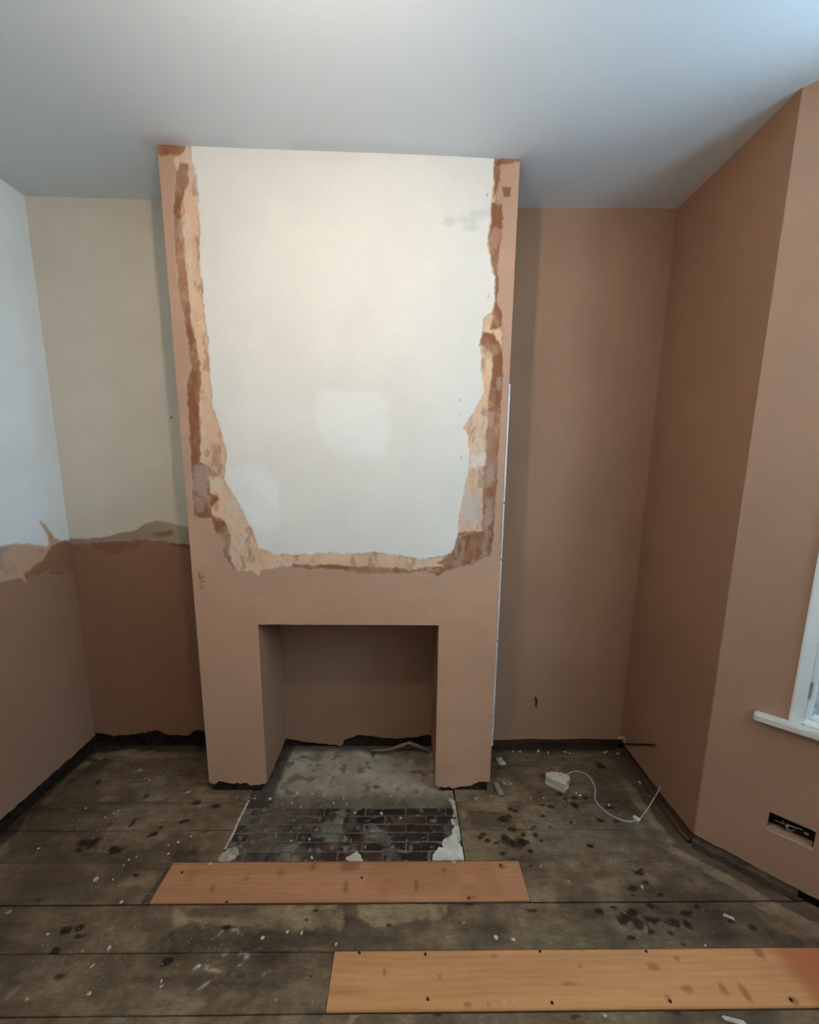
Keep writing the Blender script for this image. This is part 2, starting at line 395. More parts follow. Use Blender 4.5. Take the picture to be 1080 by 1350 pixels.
# outer edge of the torn band (inside it no new plaster)
F_BAND = px_f([(231, 185), (231, 224), (230, 257), (229, 285), (231, 327), (234, 360), (237, 399), (245, 438), (249, 460), (252, 485), (245, 505), (247, 536), (249, 573), (252, 611), (254, 641), (257, 679), (278, 684), (283, 697), (293, 712), (296, 732), (308, 752), (336, 752), (341, 758), (346, 751), (386, 747), (465, 752), (471, 755), (520, 755), (533, 752), (541, 755), (561, 752), (577, 759), (587, 752), (624, 743), (648, 731), (651, 699), (652, 661), (655, 636), (657, 601), (660, 543), (662, 498), (663, 460), (662, 466), (662, 429), (663, 411), (654, 397), (658, 379), (656, 349), (660, 326), (663, 299), (663, 271), (652, 264), (656, 250), (659, 237), (659, 195)])
DARKS = [[(231, 224), (230, 257), (229, 285), (231, 327), (234, 360), (237, 399), (245, 438), (249, 460), (252, 485), (245, 505), (247, 536), (249, 573), (252, 611), (254, 641), (257, 679), (278, 684), (283, 697), (293, 712), (296, 732), (308, 752), (312, 752), (306, 742), (301, 725), (305, 707), (296, 687), (278, 679), (278, 669), (289, 659), (276, 649), (276, 634), (286, 626), (276, 616), (263, 609), (264, 581), (262, 556), (262, 536), (264, 510), (265, 493), (260, 460), (254, 438), (248, 382), (243, 338), (240, 304), (238, 268), (248, 241), (247, 214), (238, 212)],
         [(206, 186), (244, 186), (243, 198), (236, 203), (210, 204)],
         [(385, 744), (440, 745), (500, 749), (533, 749), (541, 752), (560, 749), (600, 745), (640, 731), (636, 699), (637, 660), (641, 601), (642, 566), (645, 518), (648, 503), (651, 467), (640, 455), (634, 452), (638, 436), (650, 438), (662, 462), (664, 470), (662, 498), (660, 543), (657, 601), (655, 636), (652, 661), (651, 699), (648, 732), (624, 744), (587, 753), (577, 760), (561, 753), (541, 756), (520, 756), (471, 756), (465, 753), (386, 748)],
         [(648, 266), (663, 271), (663, 299), (660, 326), (656, 349), (658, 379), (654, 397), (663, 411), (662, 429), (647, 435), (650, 420), (652, 405), (654, 381), (653, 361), (647, 349), (644, 328), (644, 305), (648, 289)],
         [(649, 212), (658, 214), (659, 237), (656, 250), (650, 262), (652, 243)],
         [(650, 205), (687, 208), (686, 214), (650, 218)], [(661, 247), (674, 247), (673, 260), (664, 261)],
         [(603, 702), (640, 700), (645, 728), (620, 742), (590, 748), (575, 742), (596, 728)]]
LIGHTS = [([(257, 611), (273, 611), (276, 621), (272, 636), (273, 654), (260, 656), (255, 641)], PINK, .9), ([(277, 631), (293, 634), (297, 644), (291, 655), (276, 649)], CREAMY, .95),
          ([(646, 612), (655, 611), (655, 622), (650, 635), (641, 640), (642, 622)], PINK, .85), ([(640, 658), (650, 657), (648, 690), (640, 695)], PINK, .8), ([(657, 496), (662, 496), (662, 512), (657, 512)], PINK, .8),
          ([(622, 600), (641, 598), (640, 613), (622, 615)], WHITE*.95, .7), ([(612, 650), (635, 648), (634, 690), (608, 692)], (.62, .50, .42), .7),
          ([(250, 195), (258, 190), (264, 262), (258, 268)], (.66, .58, .50), .6)]
PATCH = [([(416, 517), (440, 514), (500, 519), (513, 535), (515, 575), (505, 602), (440, 599), (420, 575), (414, 545)], .75), ([(301, 616), (318, 611), (350, 615), (366, 640), (371, 690), (355, 706), (332, 690), (304, 650)], .8)]
def front_parts(u, v):
    nn = fbm(u, v, 26, 71)-.5; n3 = fbm(u, v, 70, 75)-.5
    w = poly_sd(u, v, F_WHITE)+.012*nn+.006*n3
    b = poly_sd(u, v, F_BAND)+.010*nn+.006*n3
    return w, b, nn, n3
def front_colour(u0, v0):
    u = u0+.012*(fbm(u0, v0, 24, 601)-.5)+.009*(fbm(u0, v0, 75, 603)-.5); v = v0+.016*(fbm(u0, v0, 20, 605)-.5)+.012*(fbm(u0, v0, 70, 607)-.5)
    w, b, nn, n3 = front_parts(u, v)
    c = np.empty(u.shape+(3,)); c[:] = PLASF; c *= (1+.10*(fbm(u, v, 3, 77)-.5))[..., None]
    c = mixc(c, PLASF*1.10, .5*sstep(.55, .7, fbm(u*.7, v*2, 4, 78)))
    c = mixc(c, PINK, .35*sstep(-.10, 0, b))
    n2 = fbm(u, v, 8, 79); n5 = fbm(u*2.5, v*.8, 14, 80)
    tan = TAN[None, None]*(1+.35*(n2[..., None]-.5)); c = np.where((b > 0)[..., None], tan, c)
    c = mixc(c, (.70, .53, .38), sstep(0, .004, b)*sstep(.48, .62, n5)*.7)
    for p in DARKS:
        s = poly_sd(u, v, px_f(p))+.006*nn+.005*n3
        c = mixc(c, DAMP*1.05, sstep(-.003, .003, s)*np.clip(.92+.9*(n2-.5)+.5*(n5-.5), .3, 1))
    inb = sstep(-.001, .004, b)
    c = mixc(c, TAN*.92, inb*.35*sstep(.56, .70, fbm(u, v, 17, 611)))
    c = mixc(c, DAMP*1.1, inb*.45*sstep(.58, .68, fbm(u*1.6, v*.7, 26, 615)))
    c = mixc(c, (.78, .66, .54), inb*.22*sstep(.60, .72, fbm(u*1.3, v*.6, 20, 619)))
    for p, col, a in LIGHTS:
        c = mixc(c, col, a*sstep(-.010, .010, poly_sd(u, v, px_f(p))+.030*nn+.015*n3))
    c = mixc(c, DAMP*.9, sstep(.004, .001, abs(b-.001))*.55*sstep(.45, .6, fbm(u, v, 12, 82)))
    wh = np.empty_like(c); wh[:] = WHITE; wh *= (1+.05*(fbm(u, v, 4, 83)-.5))[..., None]
    wh = mixc(wh, (.80, .72, .60), .30*sstep(.05, 0, w)*sstep(.4, .6, n2))
    for p, a in PATCH:
        wh = mixc(wh, WHITE2, .7*a*sstep(-.012, .012, poly_sd(u, v, px_f(p))+.02*nn))
    for p in ((606, 527), (607, 545), (609, 603), (644, 391), (643, 257)):
        h = px_f([p])[0]; wh = mixc(wh, (.35, .34, .32), .7*sstep(.007, .003, np.hypot((u-h[0])*1.5, (v-h[1])*.9)))
    for p in ([(592, 292), (610, 286)], [(615, 302), (622, 300)], [(622, 284), (645, 278)]):
        wh = mixc(wh, (.55, .52, .46), .42*sstep(.020, .0, line_d(u, v, px_f(p))+.03*nn+.02*n3))
    c = c*(1-sstep(-.0025, .0025, w)[..., None])+wh*sstep(-.0025, .0025, w)[..., None]
    c = mixc(c, (.42, .25, .15), .55*sstep(.003, .0005, abs(w+.001))*sstep(.48, .6, fbm(u, v, 9, 84)))
    # faint pencil scribble
    u, v = u0, v0
    for p in ([(263, 755), (263, 762)], [(263, 762), (269, 761), (267, 757)], [(264, 767), (267, 765), (269, 768)], [(264, 770), (266, 772)], [(264, 775), (268, 774)]):
        c = mixc(c, (.17, .08, .045), .7*sstep(.0045, .0015, line_d(u, v, px_f(p))))
    return c
def front_relief(u0, v0):
    u = u0+.012*(fbm(u0, v0, 24, 601)-.5)+.009*(fbm(u0, v0, 75, 603)-.5); v = v0+.016*(fbm(u0, v0, 20, 605)-.5)+.012*(fbm(u0, v0, 70, 607)-.5)
    w, b, nn, n3 = front_parts(u, v)
    r = .0035*(1-sstep(-.002, .002, b))            # new plaster stands proud of the torn band
    r = r+.0022*sstep(-.002, .002, w)              # old paint and its skim
    band = sstep(-.002, .002, b)*(1-sstep(-.002, .002, w))
    r = r+band*(.003*nn+.002*n3)
    r = r+.0012*(fbm(u, v, 5, 90)-.5)
    edge = np.minimum(np.minimum(u0, CW-u0), .02)/.02
    return r*edge-.0035*edge
FG = px_f([(277, 1032), (283, 1034), (288, 1029), (300, 1033), (325, 1032), (331, 1036), (349, 1033)])+[(N0, .045), (.65, .05), (N1, .035)]+px_f([(577, 1037), (600, 1039), (618, 1036), (632, 1031), (643, 1031)])
def front_low(u):
    b = jag(u, FG, .008, 55, 33)
    return np.where((u > N0+.001) & (u < N1-.001), Z0, b)
sheet('plaster_coat', (0, 0, 0), (1, 0, 0), (0, 0, 1), (0, -1, 0), axis(0, CW, .004, (N0, N1)), axis(Z0, H+.03, .0045, (NH,)), M_WALL, front_colour, front_relief,
      keep=lambda u, v: ~((u > N0) & (u < N1) & (v < NH)), low=front_low, thick=.008, parent=chim)
JG = [(0, .045), (.1, .038), (.2, .045), (NB, .05)]
sheet('plaster_coat', (N0, 0, 0), (0, 1, 0), (0, 0, 1), (1, 0, 0), axis(.004, NB, .012), axis(Z0, NH, .02), M_WALL, plain(PLAS*.95, 91),
      low=lambda u: jag(u, JG, .004, 40, 92), thick=.001, parent=chim)
sheet('plaster_coat', (N1, 0, 0), (0, 1, 0), (0, 0, 1), (-1, 0, 0), axis(.004, NB, .012), axis(Z0, NH, .02), M_WALL, plain(PLAS*.95, 93),
      low=lambda u: jag(u, [(0, .035), (NB, .08)], .006, 40, 94), thick=.001, parent=chim)
sheet('plaster_coat', (0, 0, NH), (1, 0, 0), (0, 1, 0), (0, 0, -1), axis(N0, N1, .03), axis(.004, NB, .03), M_WALL, plain(PLAS*.9, 95), thick=.001, parent=chim)
NG = px_back([(372, 973), (377, 974), (420, 980), (450, 983), (452, 982), (454, 975), (473, 969), (503, 972), (525, 974), (545, 972), (564, 969), (570, 970)], NB)
sheet('plaster_coat', (0, NB, 0), (1, 0, 0), (0, 0, 1), (0, -1, 0), axis(N0, N1, .006), axis(.03, NH, .012), M_WALL, plain(PLAS*.92, 97, .06, 4),
      low=lambda u: jag(u, NG, .006, 40, 98), thick=.018, parent=chim)
def side_colour(u, v):
    c = plain(COOLW*.95, 101)(u, v); low_ = 1.12+.03*(fbm(u, v, 8, 102)-.5)
    return mixc(c, PLAS, np.maximum(sstep(low_+.01, low_-.01, v), sstep(.07, .05, u+.03*(fbm(u, v, 12, 106)-.5))))
sheet('plaster_coat', (0, 0, 0), (0, 1, 0), (0, 0, 1), (-1, 0, 0), axis(.006, YB, .02), axis(Z0, H+.03, .02), M_WALL, side_colour, low=lambda u: .05+.02*fbm(u, u*0, 30, 103), thick=.001, parent=chim)
sheet('plaster_coat', (CW, 0, 0), (0, 1, 0), (0, 0, 1), (1, 0, 0), axis(.006, YB, .02), axis(Z0, H+.03, .02), M_WALL, plain(PLAS, 104), low=lambda u: .05+.02*fbm(u, u*0, 30, 105), thick=.001, parent=chim)
# exposed corner bead on the arris, in four lengths with dark nail gaps
zs = [on_y(x, y, 0)[2] for x, y in ((669, 505), (662, 663), (659, 738), (654, 845), (650, 945), (649, 984))]
for a, b in zip(zs[:-1], zs[1:]):
    boxes('corner_bead', [((CW-.001, -.003, b+.004), (CW+.0055, .004, a-.004)), ((CW-.001, .004, b+.004), (CW+.002, .022, a-.004))], M_BEAD, .001, parent=chim)

# --- short return wall on the window side
wall_right = boxes('wall_right', [((XR+.035, BAY0[1]+.0, -.06), (XR+.24, YB+.25, 2.72))], M_CORE, kind='structure',
    label='short bare brown plaster wall between the alcove corner and the bay', cat='wall')
def px_r(pts): return [tuple(on_x(*p, XR)[[1, 2]]) for p in pts]
WG = [(-YB, .066), (0, .05), (.28, .044)]
sheet('plaster_coat', (XR, 0, 0), (0, -1, 0), (0, 0, 1), (-1, 0, 0), axis(-YB, .2815, .012), axis(.04, H+.03, .015), M_WALL, plain(PLAS*.95, 111, .07, 3),
      low=lambda u: jag(u, WG, .004, 30, 112), thick=.034, parent=wall_right)
# --- bay walls
WS0, WS1, WZ0, WZ1 = .220, BL-.10, .64, 2.46     # window opening in a splayed wall
def bay_pt(s, z, out=0): return np.array([BAY0[0], BAY0[1], 0])+BU*s-BN*out+np.array([0, 0, z])
_sk = [on_bay(*p) for p in ((1014, 1075), (1076, 1095), (1073, 1118), (1011, 1093))]
SK0, SK1 = (_sk[0][0]+_sk[3][0])/2, (_sk[1][0]+_sk[2][0])/2
SKB, SKT = (_sk[2][1]+_sk[3][1])/2, (_sk[0][1]+_sk[1][1])/2
bm = bmesh.new()
for (a, b, z0, z1) in ((0, WS0, -.06, 2.72), (WS1, BL+.15, -.06, 2.72), (WS0, WS1, WZ1, 2.72), (WS0, WS1, -.06, SKB-.02), (WS0, WS1, SKT+.02, WZ0)):
    obox(bm, (*BAY0, 0), BU, -BN, (0, 0, 1), (a, b), (.035, .22), (z0, z1))
wall_bay = from_bm('wall_bay', bm, M_CORE, kind='structure', label='splayed bay wall of bare brown plaster holding the casement window', cat='wall')
BGp = [(0, .045), (.35, .035), (1, .03)]
def bay_keep(u, v): return ~(((u > WS0) & (u < WS1) & (v > WZ0) & (v < WZ1)) | ((u > SK0) & (u < SK1) & (v > SKB) & (v < SKT)))
sheet('plaster_coat', (*BAY0, 0), BU, (0, 0, 1), BN, axis(0, BL, .010, (WS0, WS1, SK0, SK1)), axis(.03, H+.03, .012, (WZ0, WZ1, SKB, SKT)), M_WALL, plain((.445, .258, .165), 121, .06, 3),
      keep=bay_keep, low=lambda u: jag(u, BGp, .004, 30, 122), thick=.034, parent=wall_bay)
# bay centre and far splay, then the walls behind the viewer
def plain_wall(name, A, B, label, win=None, mat=M_WALL, colour=PLAS):
    A = np.array([*A, 0.]); B = np.array([*B, 0.]); L = np.linalg.norm(B-A); u = (B-A)/L; n = np.array([u[1], -u[0], 0.])   # room on the side of n
    bm = bmesh.new()
    parts = [(0, L, -.06, 2.72)] if win is None else [(0, win[0], -.06, 2.72), (win[1], L, -.06, 2.72), (win[0], win[1], -.06, win[2]), (win[0], win[1], win[3], 2.72)]
    for a, b, z0, z1 in parts: obox(bm, A, u, -n, (0, 0, 1), (a, b), (.03, .2), (z0, z1))
    w = from_bm(name, bm, M_CORE, kind='structure', label=label, cat='wall')
    keep = None if win is None else (lambda U, V: ~((U > win[0]) & (U < win[1]) & (V > win[2]) & (V < win[3])))
    sheet('plaster_coat', A, u, (0, 0, 1), n, axis(0, L, .05, () if win is None else win[:2]), axis(.02, H+.03, .05, () if win is None else win[2:]), mat, plain(colour, 131), keep=keep, thick=.03, parent=w)
    return w, A, u, n, win
WC = plain_wall('wall_bay_centre', BAY1, BAY2, 'middle wall of the bay under the widest window', (.10, .95, WZ0, WZ1))
WF = plain_wall('wall_bay_far', BAY2, BAY3, 'splayed bay wall opposite the fireplace side', (.12, .80, WZ0, WZ1))
plain_wall('wall_front', BAY3, (2.065, YR), 'short front wall beyond the bay')
plain_wall('wall_rear', (2.065, YR), (XL, YR), 'rear wall opposite the fireplace, old white paint', colour=COOLW*.9)

# ------------------------------------------------------------------ windows
def pane_mat():
    m = bpy.data.materials.new('obscured_window_glass'); m.use_nodes = True; nt = m.node_tree; nt.nodes.clear(); L = nt.links
    o = nd(nt, 'ShaderNodeOutputMaterial'); tr = nd(nt, 'ShaderNodeBsdfTransparent'); tl = nd(nt, 'ShaderNodeBsdfTranslucent'); gl = nd(nt, 'ShaderNodeBsdfGlossy')
    tr.inputs[0].default_value = (.86, .9, .92, 1); tl.inputs[0].default_value = (.85, .88, .9, 1); gl.inputs['Roughness'].default_value = .25
    n = nd(nt, 'ShaderNodeTexNoise', Scale=60.0, Detail=3.0); tc = nd(nt, 'ShaderNodeTexCoord'); L.new(tc.outputs['Object'], n.inputs['Vector'])
    mr = nd(nt, 'ShaderNodeMapRange'); mr.inputs[1].default_value = .3; mr.inputs[2].default_value = .7; mr.inputs[3].default_value = .45; mr.inputs[4].default_value = .7
    L.new(n.outputs[0], mr.inputs[0])
    a = nd(nt, 'ShaderNodeMixShader'); L.new(mr.outputs[0], a.inputs[0]); L.new(tr.outputs[0], a.inputs[1]); L.new(tl.outputs[0], a.inputs[2])
    b = nd(nt, 'ShaderNodeMixShader', Fac=.04); L.new(a.outputs[0], b.inputs[1]); L.new(gl.outputs[0], b.inputs[2]); L.new(b.outputs[0], o.inputs[0])
    return m
M_PANE = pane_mat()
def window(name, A, u, n, w, power, label, sill_over=.10):
    """white casement in the opening w=(s0,s1,z0,z1); n points into the room"""
    A = np.array(A, float); s0, s1, z0, z1 = w; k = dict(A=u, B=-n, Cc=(0, 0, 1))
    mid = A+u*(s0+s1)/2
    root = empty(name, (mid[0], mid[1], z0), kind='structure', label=label, cat='window')
    def bars(nm, bl, mat=M_WHITE, bev=.004, par=root):
        bm = bmesh.new()
        for a, b, c in bl: obox(bm, A, u, -n, (0, 0, 1), a, b, c)
        bmesh.ops.bevel(bm, geom=bm.edges[:], offset=bev, segments=2, affect='EDGES')
        return from_bm(nm, bm, mat, parent=par)
    t = .024
    bars('frame', [((s0-.012, s0+t), (-.008, .09), (z0, z1)), ((s1-t, s1+.012), (-.008, .09), (z0, z1)), ((s0+t, s1-t), (-.008, .09), (z1-t, z1)), ((s0+t, s1-t), (-.008, .09), (z0, z0+t*.6))])
    c0, c1, d0, d1 = s0+t, s1-t, z0+t*.6, z1-t; e = .020
    sash = bars('sash', [((c0, c0+e), (.02, .07), (d0, d1)), ((c1-e, c1), (.02, .07), (d0, d1)), ((c0+e, c1-e), (.02, .07), (d1-e, d1)), ((c0+e, c1-e), (.02, .07), (d0, d0+e*.8)), ((c0+e, c1-e), (.016, .074), (1.525, 1.570))])
    for a_, b_ in ((d0+e*.8-.004, 1.529), (1.566, d1-e+.004)):
        bars('pane', [((c0+e-.004, c1-e+.004), (.042, .048), (a_, b_))], M_PANE, .0005, sash)
    bars('hinge', [((c0-.006, c0+.008), (.008, .021), (d0+.075, d0+.135))], M_METAL, .002, sash)
    bars('hinge', [((c0-.006, c0+.008), (.008, .021), (d1-.135, d1-.075))], M_METAL, .002, sash)
    bars('sill', [((s0-sill_over, s1+.06), (-.030, .09), (z0-.028, z0))], M_CREAM, .005)
    ld = bpy.data.lights.new('daylight_'+name, 'AREA'); ld.shape = 'RECTANGLE'; ld.size = c1-c0; ld.size_y = d1-1.55; ld.energy = power; ld.color = DAY_COLOUR
    lo = bpy.data.objects.new('daylight_'+name, ld); COL.objects.link(lo)
    p = mid-n*.14+np.array([0, 0, (1.55+d1)/2]); lo.location = Vector(p)
    lo.rotation_euler = Vector(n).to_track_quat('-Z', 'Y').to_euler()
window('window_1', (*BAY0, 0), BU, BN, (WS0, WS1, WZ0, WZ1), DAY_POWER['side'], 'white casement window with obscured glass and a narrow cream sill in the splayed bay wall')
window('window_2', WC[1], WC[2], WC[3], WC[4], DAY_POWER['centre'], 'wide white casement window in the middle of the bay', .03)
window('window_3', WF[1], WF[2], WF[3], WF[4], DAY_POWER['far'], 'white casement window in the far splay of the bay', .03)

# ------------------------------------------------------------------ floor
FX0, FX1 = XL-.03, XR+.03
SEAMS = [.335, .232, .086, -.060, -.207, -.354, -.506, -.650, -.800, -.950]
while SEAMS[-1] > YR: SEAMS.append(SEAMS[-1]-.148)
floor = boxes('floor', [((XL-.2, YR-.2, -.12), (BAY1[0]+.2, YB+.25, -.045))], M_VOID, kind='structure',
    label='bare old floorboards, grey-brown, stained and speckled with plaster crumbs', cat='floor')
def right_limit(y):
    """x of the wall foot on the window side at depth y"""
    y = np.asarray(y, float)
    x = np.where(y > BAY0[1], XR, BAY0[0]+(BAY0[1]-y))
    x = np.where(y < BAY1[1], BAY1[0], x)
    x = np.where(y < BAY2[1], BAY1[0]-(BAY2[1]-y), x)
    return np.where(y < BAY3[1], XR, x)
def fl(pts): return [tuple(on_floor(*p)[:2]) for p in pts]
OLD = np.array((.185, .120, .067)); OLDDK = np.array((.060, .039, .025)); DUST = np.array((.245, .172, .105)); BLK = np.array((.016, .008, .005)); RESID = np.array((.30, .205, .108))
F_POLY = [  # colour, strength, softness, roughness of the edge, outline on the photograph
    (RESID, .85, .004, .02, [(230, 1199), (300, 1197), (345, 1192), (440, 1192), (455, 1205), (452, 1224), (400, 1226), (330, 1224), (262, 1216), (232, 1222)]),
    (RESID*1.05, .85, .004, .02, [(468, 1190), (592, 1189), (590, 1200), (582, 1214), (545, 1213), (500, 1221), (486, 1217), (476, 1204)]),
    (OLDDK, .75, .006, .02, [(240, 1200), (345, 1194), (340, 1203), (300, 1207), (250, 1208)]),
    (OLDDK, .80, .008, .03, [(232, 1226), (300, 1222), (410, 1227), (440, 1232), (440, 1250), (300, 1252), (215, 1254), (215, 1232)]),
    (OLDDK*.9, .80, .010, .03, [(180, 1290), (240, 1284), (300, 1286), (345, 1290), (372, 1296), (370, 1308), (330, 1310), (290, 1304), (220, 1302), (185, 1300)]),
    (OLDDK, .75, .012, .03, [(300, 1257), (365, 1256), (372, 1290), (345, 1294), (300, 1286)]),
    (OLDDK, .6, .012, .03, [(138, 1255), (150, 1255), (150, 1285), (160, 1292), (146, 1298), (138, 1280)]), (OLDDK, .55, .012, .03, [(186, 1195), (226, 1193), (222, 1230), (205, 1260), (190, 1262), (196, 1230)]),
    (OLDDK*.6, .8, .004, .01, [(187, 1192), (198, 1192), (230, 1141), (222, 1141)]),  # shadow strip at the new board's left end, painted into the floor colour
    (OLDDK*.8, .7, .006, .02, [(226, 1120), (268, 1118), (262, 1138), (228, 1140)]),
    (RESID*.85, .9, .004, .012, [(609, 1057), (668, 1056), (670, 1066), (660, 1070), (616, 1068), (614, 1080), (609, 1080)]),
    (RESID*.7, .8, .006, .02, [(612, 1098), (626, 1100), (640, 1112), (640, 1131), (614, 1132)]), (OLD*1.15, .6, .01, .02, [(640, 1095), (690, 1092), (690, 1130), (642, 1131)]),
    (OLDDK, .6, .006, .02, [(618, 1068), (668, 1072), (680, 1090), (620, 1092)]),
    ((.20, .17, .12), .35, .03, .06, [(690, 1066), (800, 1062), (860, 1090), (830, 1128), (700, 1128)]),
    (OLDDK*.9, .5, .02, .03, [(780, 1040), (830, 1050), (850, 1080), (820, 1076), (790, 1060)]), (OLDDK*.9, .5, .02, .03, [(700, 1045), (790, 1045), (795, 1056), (705, 1056)]),
    (OLDDK, .45, .015, .03, [(850, 1085), (880, 1100), (890, 1130), (850, 1115)]), (OLDDK, .4, .02, .03, [(930, 1200), (1000, 1205), (1020, 1245), (940, 1245)]),
    (RESID*1.1, .8, .006, .02, [(128, 992), (170, 989), (235, 992), (232, 1000), (170, 1002), (122, 1000)]), (RESID*1.0, .75, .006, .02, [(122, 1004), (92, 1030), (58, 1066), (52, 1060), (80, 1030), (110, 1004)]),
    (RESID, .6, .006, .02, [(0, 1112), (12, 1110), (8, 1122), (0, 1128)]), (RESID*.9, .7, .006, .02, [(26, 1088), (40, 1074), (38, 1088), (24, 1100)]),
    (DUST*1.1, .55, .02, .04, [(165, 1035), (215, 1030), (225, 1050), (190, 1058)]), (DUST, .5, .02, .05, [(150, 1060), (230, 1065), (240, 1090), (200, 1120), (150, 1130), (140, 1090)]),
    (DUST*.9, .45, .03, .05, [(20, 1270), (130, 1262), (140, 1320), (60, 1330), (10, 1310)]), (DUST*1.05, .4, .03, .04, [(175, 1305), (300, 1310), (430, 1300), (428, 1330), (180, 1332)]),
    (OLDDK, .55, .03, .05, [(30, 1020), (120, 1012), (140, 1060), (90, 1100), (20, 1130)]), (OLDDK*.8, .5, .02, .04, [(130, 1058), (180, 1055), (185, 1062), (140, 1066)]),
    (OLDDK, .45, .03, .05, [(0, 1140), (120, 1150), (130, 1185), (0, 1190)]), ((.13, .09, .065), .6, .012, .03, [(214, 990), (262, 990), (268, 1010), (236, 1012)]),
    (DUST*1.2, .5, .012, .03, [(262, 1098), (282, 1090), (280, 1112), (262, 1130)]), ((.30, .16, .09), .45, .006, .02, [(268, 1094), (284, 1090), (284, 1102), (270, 1106)]),
    ((.26, .15, .08), .8, .006, .014, [(995, 1191), (1005, 1190), (1045, 1212), (1080, 1228), (1080, 1238), (1040, 1226)]),
    (OLDDK*.8, .75, .006, .012, [(985, 1195), (1030, 1230), (1080, 1244), (1080, 1249), (1025, 1247), (1000, 1222)])]
F_BLOB = [  # dark oily spots: x, y, half-width, half-height in photo pixels
    (86, 1226, 9, 4.5), (105, 1223, 8, 4), (103, 1234, 8, 3.5), (73, 1254, 10, 5), (78, 1288, 9, 6), (220, 1268, 9, 5), (118, 1112, 14, 6), (105, 1121, 9, 4), (152, 1121, 10, 5), (180, 1154, 6, 2.5), (52, 1187, 5, 2),
    (791, 1201, 8, 4.5), (808, 1196, 7, 3), (822, 1211, 12, 7), (836, 1203, 8, 5), (845, 1218, 12, 8), (860, 1212, 10, 5), (886, 1216, 15, 6), (905, 1218, 6, 5), (858, 1228, 7, 5), (833, 1236, 8, 3), (901, 1245, 5, 3), (886, 1231, 5, 3), (858, 1194, 8, 5), (905, 1203, 10, 4), (962, 1214, 6, 3.5), (992, 1222, 6, 4.5), (919, 1194, 4, 3), (835, 1171, 9, 5), (851, 1163, 6, 3), (871, 1180, 5, 2.5), (845, 1147, 4, 2), (835, 1180, 5, 2), (842, 1151, 8, 4),
    (664, 1080, 10, 5), (672, 1076, 5, 3), (668, 1107, 9, 8), (684, 1112, 10, 8), (690, 1110, 8, 5), (675, 1093, 10, 4), (691, 1101, 4, 3), (706, 1101, 5, 4), (700, 1093, 4, 2), (637, 1099, 4, 3), (634, 1104, 4, 3), (642, 1108, 4, 3), (654, 1111, 4, 2), (662, 1125, 6, 3), (699, 1122, 5, 2.5), (673, 1067, 5, 2.5), (679, 1069, 4, 2.5), (717, 1076, 4, 2), (726, 1063, 5, 3), (699, 1142, 4, 2), (714, 1108, 3, 1.5), (688, 1130, 3, 2), (704, 1090, 4, 2), (725, 1090, 3, 2),
    (737, 1047, 5, 3), (745, 1053, 4, 2.5), (758, 1052, 5, 2.5), (772, 1052, 4, 2), (715, 1061, 4, 2), (792, 1009, 8, 4), (757, 1061, 5, 4), (795, 1082, 5, 2), (813, 1082, 5, 2), (805, 1064, 7, 3), (790, 1080, 4, 2), (753, 1084, 4, 2), (777, 1115, 5, 2), (779, 1115, 3, 2),
    (890, 1334, 9, 5), (926, 1331, 7, 4), (760, 1340, 8, 3), (577, 1339, 6, 3), (410, 1287, 4, 3), (513, 1219, 6, 3), (560, 1190, 6, 2.5), (416, 1200, 4, 2), (404, 1212, 4, 2), (300, 1222, 10, 4), (620, 1190, 8, 3), (700, 1200, 10, 2),
    (244, 1083, 8, 3), (175, 1085, 4, 7), (192, 1050, 4, 3), (130, 1031, 4, 3), (200, 1100, 6, 3), (212, 1091, 3, 2), (260, 1058, 8, 4), (285, 1062, 6, 3), (205, 1099, 4, 3)]
F_WHITE_MARK = [  # scraped white paint: stroke, half width (px), strength
    ([(293, 1228), (302, 1225), (312, 1226), (318, 1231)], 1.6, .6), ([(280, 1238), (288, 1233)], 1.5, .6), ([(296, 1258), (325, 1256), (326, 1262), (316, 1270)], 2.2, .75), ([(258, 1276), (266, 1272), (280, 1279), (292, 1279)], 2.2, .6), ([(245, 1311), (262, 1304), (277, 1294)], 1.5, .65), ([(140, 1230), (148, 1223)], 1.5, .5),
    ([(176, 1018), (188, 1013), (190, 1016)], 2.5, .6), ([(175, 1030), (195, 1025)], 1.4, .45), ([(243, 1046), (252, 1043)], 1.6, .6), ([(133, 1056), (141, 1052)], 1.5, .5), ([(145, 1092), (150, 1088)], 1.6, .5), ([(266, 1100), (272, 1096)], 1.5, .5), ([(462, 1348), (470, 1336)], 2.5, .5), ([(150, 1343), (176, 1343)], 1.8, .5), ([(8, 1316), (20, 1306)], 3, .3), ([(348, 1285), (356, 1278)], 2, .35),
    ([(845, 1175), (847, 1168)], 1.4, .7), ([(954, 1206), (960, 1211), (966, 1215)], 0.1, .1)]
